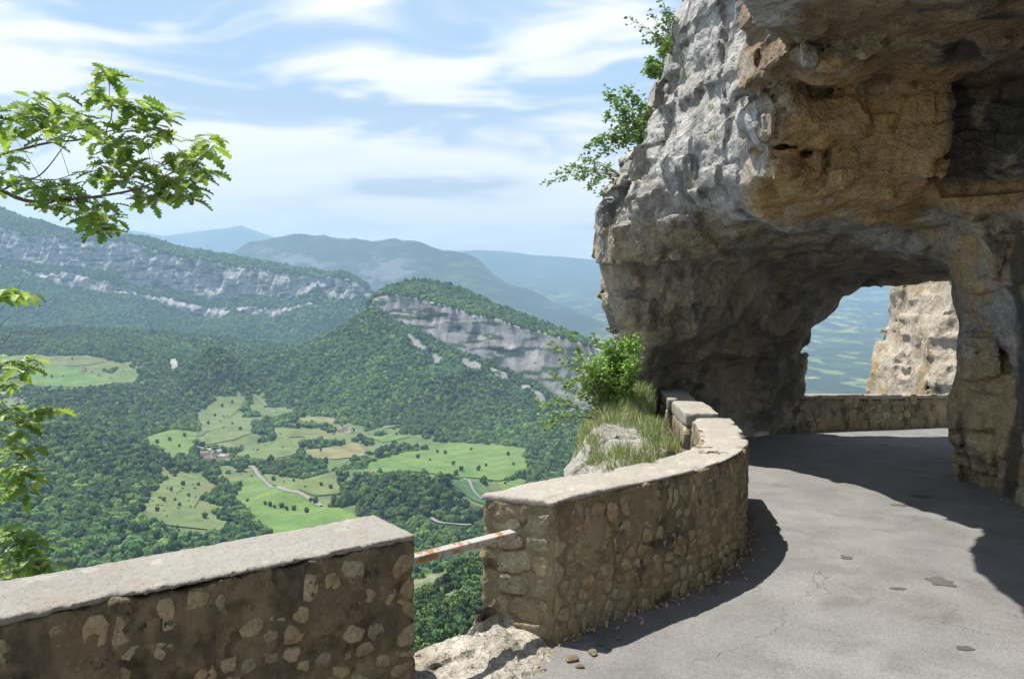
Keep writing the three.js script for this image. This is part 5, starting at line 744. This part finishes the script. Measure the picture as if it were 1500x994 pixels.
{
  const R = rng(700), t = thing('oak_tree', 'oak tree with lobed bright green leaves reaching in behind the straight parapet', 'tree', null, new THREE.Vector3(-5.2, -3.2, -5.6)), O = t.position;
  const OD = 1.55, V = (x, y, d) => P(x, y, d).sub(O), fork = new THREE.Vector3(0.12, 5.0, 0.1);
  part('trunk', limb([new THREE.Vector3(0, -0.3, 0), new THREE.Vector3(0.05, 1.2, 0), fork, new THREE.Vector3(0.3, 7.4, -0.1)], 0.17, 0.09, 10), barkMat, t);
  const branches = [
    [[[0, 278, 3.25], [15, 286, 3.22], [45, 295, 3.2], [75, 293, 3.17], [130, 289, 3.12], [196, 278, 3.08], [223, 268, 3.05], [260, 248, 3.02], [290, 234, 3.0], [314, 212, 3.0]], 0.0085, 0.0022],
    [[[0, 280, 3.25], [33, 263, 3.28], [54, 259, 3.3], [90, 218, 3.34], [109, 188, 3.36]], 0.0065, 0.002],
    [[[0, 227, 3.4], [30, 219, 3.38], [69, 209, 3.35], [121, 204, 3.3], [157, 192, 3.28], [211, 186, 3.25]], 0.0065, 0.002],
    [[[154, 194, 3.28], [163, 170, 3.29], [160, 145, 3.3], [160, 115, 3.3]], 0.004, 0.0014],
    [[[40, 262, 3.28], [81, 263, 3.2], [121, 251, 3.16], [163, 251, 3.12]], 0.0045, 0.0015],
    [[[0, 505, 3.7], [20, 485, 3.7], [60, 490, 3.65], [90, 478, 3.62], [116, 477, 3.6]], 0.003, 0.0009],
    [[[-20, 470, 3.7], [0, 455, 3.7], [12, 440, 3.7], [35, 408, 3.7]], 0.003, 0.0009], [[[-20, 500, 3.7], [5, 470, 3.7], [30, 455, 3.68], [48, 447, 3.66]], 0.003, 0.0009],
    [[[-60, 640, 3.7], [-10, 640, 3.65], [20, 620, 3.6], [60, 600, 3.55]], 0.005, 0.0012], [[[-60, 720, 3.7], [-5, 700, 3.65], [30, 670, 3.6], [45, 650, 3.58]], 0.005, 0.0012], [[[-60, 800, 3.7], [0, 815, 3.62], [20, 835, 3.6], [45, 850, 3.56]], 0.006, 0.0015], [[[-40, 560, 3.7], [0, 555, 3.65], [30, 530, 3.62]], 0.004, 0.001], [[[-40, 440, 3.7], [0, 436, 3.68], [25, 430, 3.66]], 0.003, 0.001]];
  const joints = [];
  branches.forEach(([pts, r0, r1], i) => { const q = pts.map(([x, y, d]) => V(x, y, d * OD)); q.forEach((v) => joints.push(v)); for (let k = 0; k < q.length - 1; k++) joints.push(q[k].clone().lerp(q[k + 1], 0.5)); if ([0, 2].includes(i) || i >= 5) { const a = q[0].clone().lerp(fork, 0.45); a.y += 0.05; q.unshift(fork.clone().add(new THREE.Vector3(0, i < 5 ? 0.2 : (pts[0][1] > 600 ? -2.2 : -1.2), 0)), a); part('branch', limb(q, i < 5 ? 0.03 : 0.012, r1, 7), barkMat, t); } else part('branch', limb(q, r0, r1, 6), barkMat, t); });
  const clusters = [[20, 165, 7], [45, 150, 6], [85, 145, 5], [60, 178, 8], [100, 172, 7], [25, 198, 8], [80, 200, 7], [118, 183, 7], [5, 180, 6], [40, 172, 6], [70, 160, 6], [130, 178, 6], [155, 105, 6], [165, 118, 6], [150, 138, 6], [165, 150, 7], [190, 150, 6], [205, 165, 7], [225, 178, 7], [243, 168, 6], [232, 195, 7], [215, 205, 7], [178, 185, 7], [160, 213, 8], [190, 210, 7], [140, 200, 6], [10, 230, 6], [12, 252, 7], [5, 268, 6], [50, 272, 7], [70, 282, 8], [95, 268, 7], [80, 300, 7], [110, 288, 8], [125, 308, 8], [150, 298, 7], [150, 240, 7], [138, 258, 7], [158, 325, 7], [132, 322, 7], [148, 335, 5], [200, 240, 6], [212, 292, 7], [230, 272, 6], [250, 268, 7], [240, 287, 7], [265, 262, 7], [280, 232, 7], [300, 215, 7], [310, 206, 5], [290, 245, 7], [270, 285, 6], [258, 228, 6], [225, 240, 5], [300, 252, 6], [180, 268, 5], [288, 276, 5], [195, 262, 5],
    [10, 430, 5], [30, 434, 5], [12, 528, 6], [28, 545, 6], [42, 530, 5], [8, 562, 6], [15, 600, 6], [15, 640, 8], [38, 622, 7], [58, 600, 6], [70, 598, 5], [20, 665, 8], [45, 655, 7], [30, 690, 8], [45, 702, 6], [18, 716, 7], [8, 690, 7], [38, 720, 5], [15, 780, 8], [32, 790, 8], [55, 800, 7], [18, 812, 9], [40, 822, 8], [68, 832, 6], [8, 838, 8], [52, 842, 7], [75, 838, 4]];
  const leaves = [];
  for (const [px, py, n] of clusters) {
    const base = (py < 400 ? 3.18 : 3.62) * OD, c = V(px, py, base + (R() - 0.5) * 0.34); let best = joints[0]; for (const j of joints) if (j.distanceToSquared(c) < best.distanceToSquared(c)) best = j;
    if (best.distanceTo(c) > 0.012) { const mid = best.clone().lerp(c, 0.5); mid.y += 0.012; part('twig', limb([best.clone(), mid, c.clone()], 0.002, 0.001, 5), barkMat, t); }
    for (let k = 0; k < n + 6; k++) {
      const a = k / (n + 6) * 6.283 + R() * 0.9, dir = new THREE.Vector3(Math.cos(a), -0.35 + 0.7 * R() - (R() < 0.3 ? 0.5 : 0), Math.sin(a)).normalize(), up = new THREE.Vector3((R() - 0.5) * 1.1, 0.9, (R() - 0.5) * 1.1 + 0.15).normalize(), x = new THREE.Vector3().crossVectors(up, dir).normalize(); up.crossVectors(dir, x);
      const size = (0.088 + 0.056 * R()), at = c.clone().addScaledVector(dir, 0.006).add(new THREE.Vector3((R() - 0.5) * 0.09, (R() - 0.5) * 0.07, (R() - 0.5) * 0.09)); leaves.push({ at, q: new THREE.Quaternion().setFromRotationMatrix(new THREE.Matrix4().makeBasis(x, up, dir)), s: size, g: Math.floor(R() * 4), m: Math.min(3, Math.floor(R() * 4.2)) });
    }
  }
  leaves.slice(0, 300).forEach((l) => { const m = part('leaf', oakLeaves[l.g], oakMats[l.m], t); m.position.copy(l.at); m.quaternion.copy(l.q); m.scale.setScalar(l.s); });
  const rest = leaves.slice(300), im = shade(new THREE.InstancedMesh(oakLeaves[0], new THREE.MeshPhysicalMaterial({ roughness: 0.92, transmission: 0.55, thickness: 0, side: THREE.DoubleSide }), rest.length)), M = new THREE.Matrix4();
  rest.forEach((l, i) => { M.compose(l.at, l.q, new THREE.Vector3(l.s, l.s, l.s)); im.setMatrixAt(i, M); im.setColorAt(i, oakMats[l.m].color); }); im.name = 'foliage'; im.userData.kind = 'stuff'; t.add(im);
}
{ // bank on which the oak stands, outside the straight parapet
  const pos = [], uv = [], idx = [], n = 40; for (let j = 0; j <= n; j++) for (let i = 0; i <= n; i++) { const x = lerp(-9, -1.0, i / n), front = 3.92 + (x + 0.48) / 1.32, off = lerp(0.2, 4.5, j / n), d = front + 0.4 + off * 1.2; pos.push(x, -0.5 - off * 0.9 + 0.25 * fbm(x, 2, d, 4), -d); uv.push(x, d); }
  for (let j = 0; j < n; j++) for (let i = 0; i < n; i++) { const a = j * (n + 1) + i, b = a + n + 1; idx.push(a, a + 1, b, a + 1, b + 1, b); }
  const g = new THREE.BufferGeometry(); g.setAttribute('position', new THREE.Float32BufferAttribute(pos, 3)); g.setAttribute('uv', new THREE.Float32BufferAttribute(uv, 2)); g.setIndex(idx); g.computeVertexNormals(); setColors(g, (x, y, z) => mixc([0.2, 0.17, 0.11], [0.12, 0.16, 0.06], sstep(-0.2, 0.3, fbm(x * 2, y, z * 2, 3)))); structure('earth_bank', g, rockMat, 'steep earth bank outside the straight parapet under the oak');
}
const smallLeaf = (() => { const g = new THREE.BufferGeometry(); g.setAttribute('position', new THREE.Float32BufferAttribute([0, 0, 0, -0.32, 0.08, 0.4, 0, -0.02, 0.5, 0.32, 0.08, 0.4, 0, -0.1, 1], 3)); g.setIndex([0, 1, 2, 0, 2, 3, 1, 4, 2, 2, 4, 3]); g.computeVertexNormals(); return g; })();
const shrubLeafMat = new THREE.MeshPhysicalMaterial({ roughness: 0.9, transmission: 0.4, thickness: 0, side: THREE.DoubleSide });
function shrub(name, label, category, group, base, tips, o) {
  const R = rng(o.seed), t = thing(name, label, category, group, base), leaves = [];
  for (const tip of tips) {
    const e = tip.clone().sub(base), mid = e.clone().multiplyScalar(0.5); mid.y += o.sag ?? e.length() * 0.08; mid.x += (R() - 0.5) * 0.06; const pts = [new THREE.Vector3(0, -0.06, 0), mid, e], c = new THREE.CatmullRomCurve3(pts); part('stem', limb(pts, o.r ?? 0.008, 0.0016, 5), greyBark, t);
    const side = o.side ?? 4; for (let s = 0; s < side; s++) { const a = c.getPointAt(0.35 + 0.6 * R()), b = a.clone().addScaledVector(e.clone().normalize(), 0.1 * R()).add(new THREE.Vector3((R() - 0.5), (R() - 0.4), (R() - 0.5)).multiplyScalar(o.spread * 2.2)); const cc = new THREE.CatmullRomCurve3([a, a.clone().lerp(b, 0.5).add(new THREE.Vector3(0, 0.01, 0)), b]); part('stem', limb(cc.points, 0.0025, 0.001, 4), greyBark, t); for (let k = 0; k < o.leaves / (side * 1.5); k++) leaves.push(cc.getPointAt(R())); }
    for (let k = 0; k < o.leaves; k++) leaves.push(c.getPointAt(1 - 0.75 * R() * R()));
  }
  const im = shade(new THREE.InstancedMesh(smallLeaf, shrubLeafMat, leaves.length)), ob = new THREE.Object3D();
  leaves.forEach((p, i) => { ob.position.set(p.x + (R() + R() - 1) * o.spread, p.y + (R() + R() - 1) * o.spread, p.z + (R() + R() - 1) * o.spread); ob.rotation.set((R() - 0.5) * 2.2, R() * 6.28, (R() - 0.5) * 1.6); ob.scale.setScalar(o.size * (0.6 + 0.8 * R())); ob.updateMatrix(); im.setMatrixAt(i, ob.matrix); const b = 0.7 + 0.6 * R(); im.setColorAt(i, rgb(o.tone[0] * b, o.tone[1] * b, o.tone[2] * b)); });
  im.name = 'foliage'; im.userData.kind = 'stuff'; t.add(im); return t;
}
const cliffSolid = rugged(cliffBase, 3.3);
function onCliff(px, py) { let a = 3, b = 3; for (; b < 16; a = b, b += 0.03) { const p = P(px, py, b); if (cliffSolid(p.x, p.y, p.z) < 0) break; } return P(px, py, b); }
const tipsOf = (d, list, seed) => { const R = rng(seed); return list.map(([x, y]) => P(x, y, d + (R() - 0.5) * 0.7)); };
shrub('cliff_shrub', 'sparse shrub with long drooping twigs on the rib below the dense one', 'shrub', 'shrubs on the cliff', P(915, 255, 12.2), tipsOf(12.0, [[797, 268], [832, 243], [812, 252], [850, 232], [880, 286], [862, 274], [852, 252], [872, 262], [840, 262]], 1), { seed: 11, leaves: 36, spread: 0.07, size: 0.055, tone: [0.155, 0.24, 0.05], side: 3 });
shrub('cliff_shrub', 'dense green shrub halfway up the sunlit cliff edge', 'shrub', 'shrubs on the cliff', P(952, 205, 11.9), tipsOf(11.8, [[888, 135], [902, 150], [888, 172], [910, 165], [932, 145], [900, 205], [875, 205], [936, 178], [946, 155], [925, 200], [915, 130], [905, 190], [880, 225], [940, 210], [860, 215]], 2), { seed: 12, leaves: 70, spread: 0.10, size: 0.06, tone: [0.14, 0.245, 0.04] });
shrub('cliff_shrub', 'thin airy shrub at the top of the cliff edge', 'shrub', 'shrubs on the cliff', P(985, 75, 11.9), tipsOf(11.9, [[922, 28], [936, 42], [950, 18], [972, 4], [978, 22], [962, 58], [944, 62], [985, 15], [966, -15]], 3), { seed: 13, leaves: 26, spread: 0.07, size: 0.055, tone: [0.115, 0.19, 0.04], side: 3 });
shrub('cliff_shrub', 'small bright tuft of a shrub tucked against the sunlit cliff edge', 'shrub', 'shrubs on the cliff', P(968, 108, 11.7), tipsOf(11.65, [[950, 96], [956, 110], [950, 88], [960, 100], [948, 104], [972, 70], [980, 60]], 4), { seed: 14, leaves: 90, spread: 0.06, size: 0.05, tone: [0.15, 0.27, 0.035] });
shrub('ledge_bush', 'dense bright green bush beside the rib above the grassy ledge', 'bush', null, P(905, 602, 10.9), tipsOf(10.8, [[885, 555], [900, 520], [870, 545], [915, 500], [925, 530], [890, 500], [875, 575], [905, 565], [930, 510], [860, 560], [895, 540], [918, 555], [880, 525], [865, 530], [930, 495], [910, 580]], 5), { seed: 15, leaves: 190, spread: 0.14, size: 0.055, tone: [0.17, 0.31, 0.035], r: 0.012 });
shrub('sapling', 'sparse yellow-green sapling leaning out over the valley beside the bright bush', 'sapling', null, P(895, 612, 10.7), tipsOf(10.4, [[800, 492], [815, 505], [802, 545], [790, 592], [800, 622], [832, 560], [832, 488], [815, 585], [845, 520], [825, 530], [850, 575], [790, 618], [870, 490]], 6), { seed: 16, leaves: 30, spread: 0.085, size: 0.06, tone: [0.165, 0.27, 0.04], side: 4, sag: 0.05 });
// grass
function grass(name, label, spots, o) {
  const R = rng(o.seed), bl = new THREE.BufferGeometry(); bl.setAttribute('position', new THREE.Float32BufferAttribute([-0.02, 0, 0, 0.02, 0, 0, -0.014, 0.5, 0.06, 0.014, 0.5, 0.06, 0, 1, 0.28], 3)); bl.setIndex([0, 1, 2, 1, 3, 2, 2, 3, 4]); bl.computeVertexNormals();
  const im = shade(new THREE.InstancedMesh(bl, new THREE.MeshPhysicalMaterial({ roughness: 0.8, transmission: 0.25, thickness: 0, side: THREE.DoubleSide }), spots.length)), ob = new THREE.Object3D();
  spots.forEach((p, i) => { ob.position.copy(p); ob.rotation.set((R() - 0.5) * 0.9, R() * 6.28, (R() - 0.5) * 0.9); const h = o.h * (0.4 + 0.9 * R()); ob.scale.set(h * (o.wide ?? 1.2), h, h); ob.updateMatrix(); im.setMatrixAt(i, ob.matrix); const b = 0.7 + 0.6 * R(), t = R() < o.dry ? [0.55, 0.48, 0.28] : [0.22, 0.31, 0.08]; im.setColorAt(i, rgb(t[0] * b, t[1] * b, t[2] * b)); });
  im.name = numbered(name); tag(im, label, 'grass', null, 'stuff'); scene.add(im);
}
{
  const R = rng(801), spots = []; let tries = 0;
  while (spots.length < 15000 && tries++ < 26000) { const d = 8.3 + 4.2 * R(), x = 0.8 + 1.75 * R(), wall = d < 9 ? 1.95 : 2.0 + (d - 9.1) * 0.11; if (x > wall) continue; const nn = fbm(x * 2.2, 4, d * 2.2, 3) + 0.45 * (x - 1.4) + 0.12 * (d - 10); if (nn < -0.42) continue; let y = 1.25; while (y > -0.6 && cliffSolid(x, y, -d) > 0) y -= 0.03; if (y < -0.3 || y > 1.1) continue; spots.push(new THREE.Vector3(x, y - 0.01, -d)); }
  grass('ledge_grass', 'dry and green grass on the ledge outside the parapet blocks', spots, { seed: 802, h: 0.15, dry: 0.22 });
  const tall = []; for (let i = 0; i < 260; i++) { const x = 1.75 + 0.35 * R(), d = 11.8 + 0.9 * R(); let y = 1.4; while (y > -0.4 && cliffSolid(x, y, -d) > 0) y -= 0.03; tall.push(new THREE.Vector3(x, y - 0.01, -d)); }
  grass('tall_grass', 'tall pale grass plumes at the foot of the rock rib', tall, { seed: 803, h: 0.3, dry: 0.85, wide: 0.6 });
  const tufts = []; for (const [px, py, r, n] of [[1003, 118, 0.10, 70], [1042, 160, 0.09, 60], [1090, 162, 0.06, 40], [1040, 186, 0.05, 30], [985, 90, 0.1, 60], [1000, 140, 0.05, 30], [930, 265, 0.08, 40], [1046, 205, 0.08, 60], [945, 300, 0.04, 20]]) for (let i = 0; i < n; i++) { const q = onCliff(px + (R() + R() - 1) * r * 130, py + (R() + R() - 1) * r * 70); tufts.push(q); }
  grass('cliff_tufts', 'small green tufts growing in cracks of the sunlit cliff', tufts, { seed: 804, h: 0.11, dry: 0.15 });
  const gap = []; for (let i = 0; i < 60; i++) { const p = P(696 + (R() - 0.5) * 10, 960, 4.62 + R() * 0.06); gap.push(new THREE.Vector3(p.x, -0.04, p.z)); } grass('gap_grass', 'small tuft of green grass on the broken ledge in the gap', gap, { seed: 805, h: 0.07, dry: 0.1, wide: 0.8 });
}

renderer.render(scene, camera);
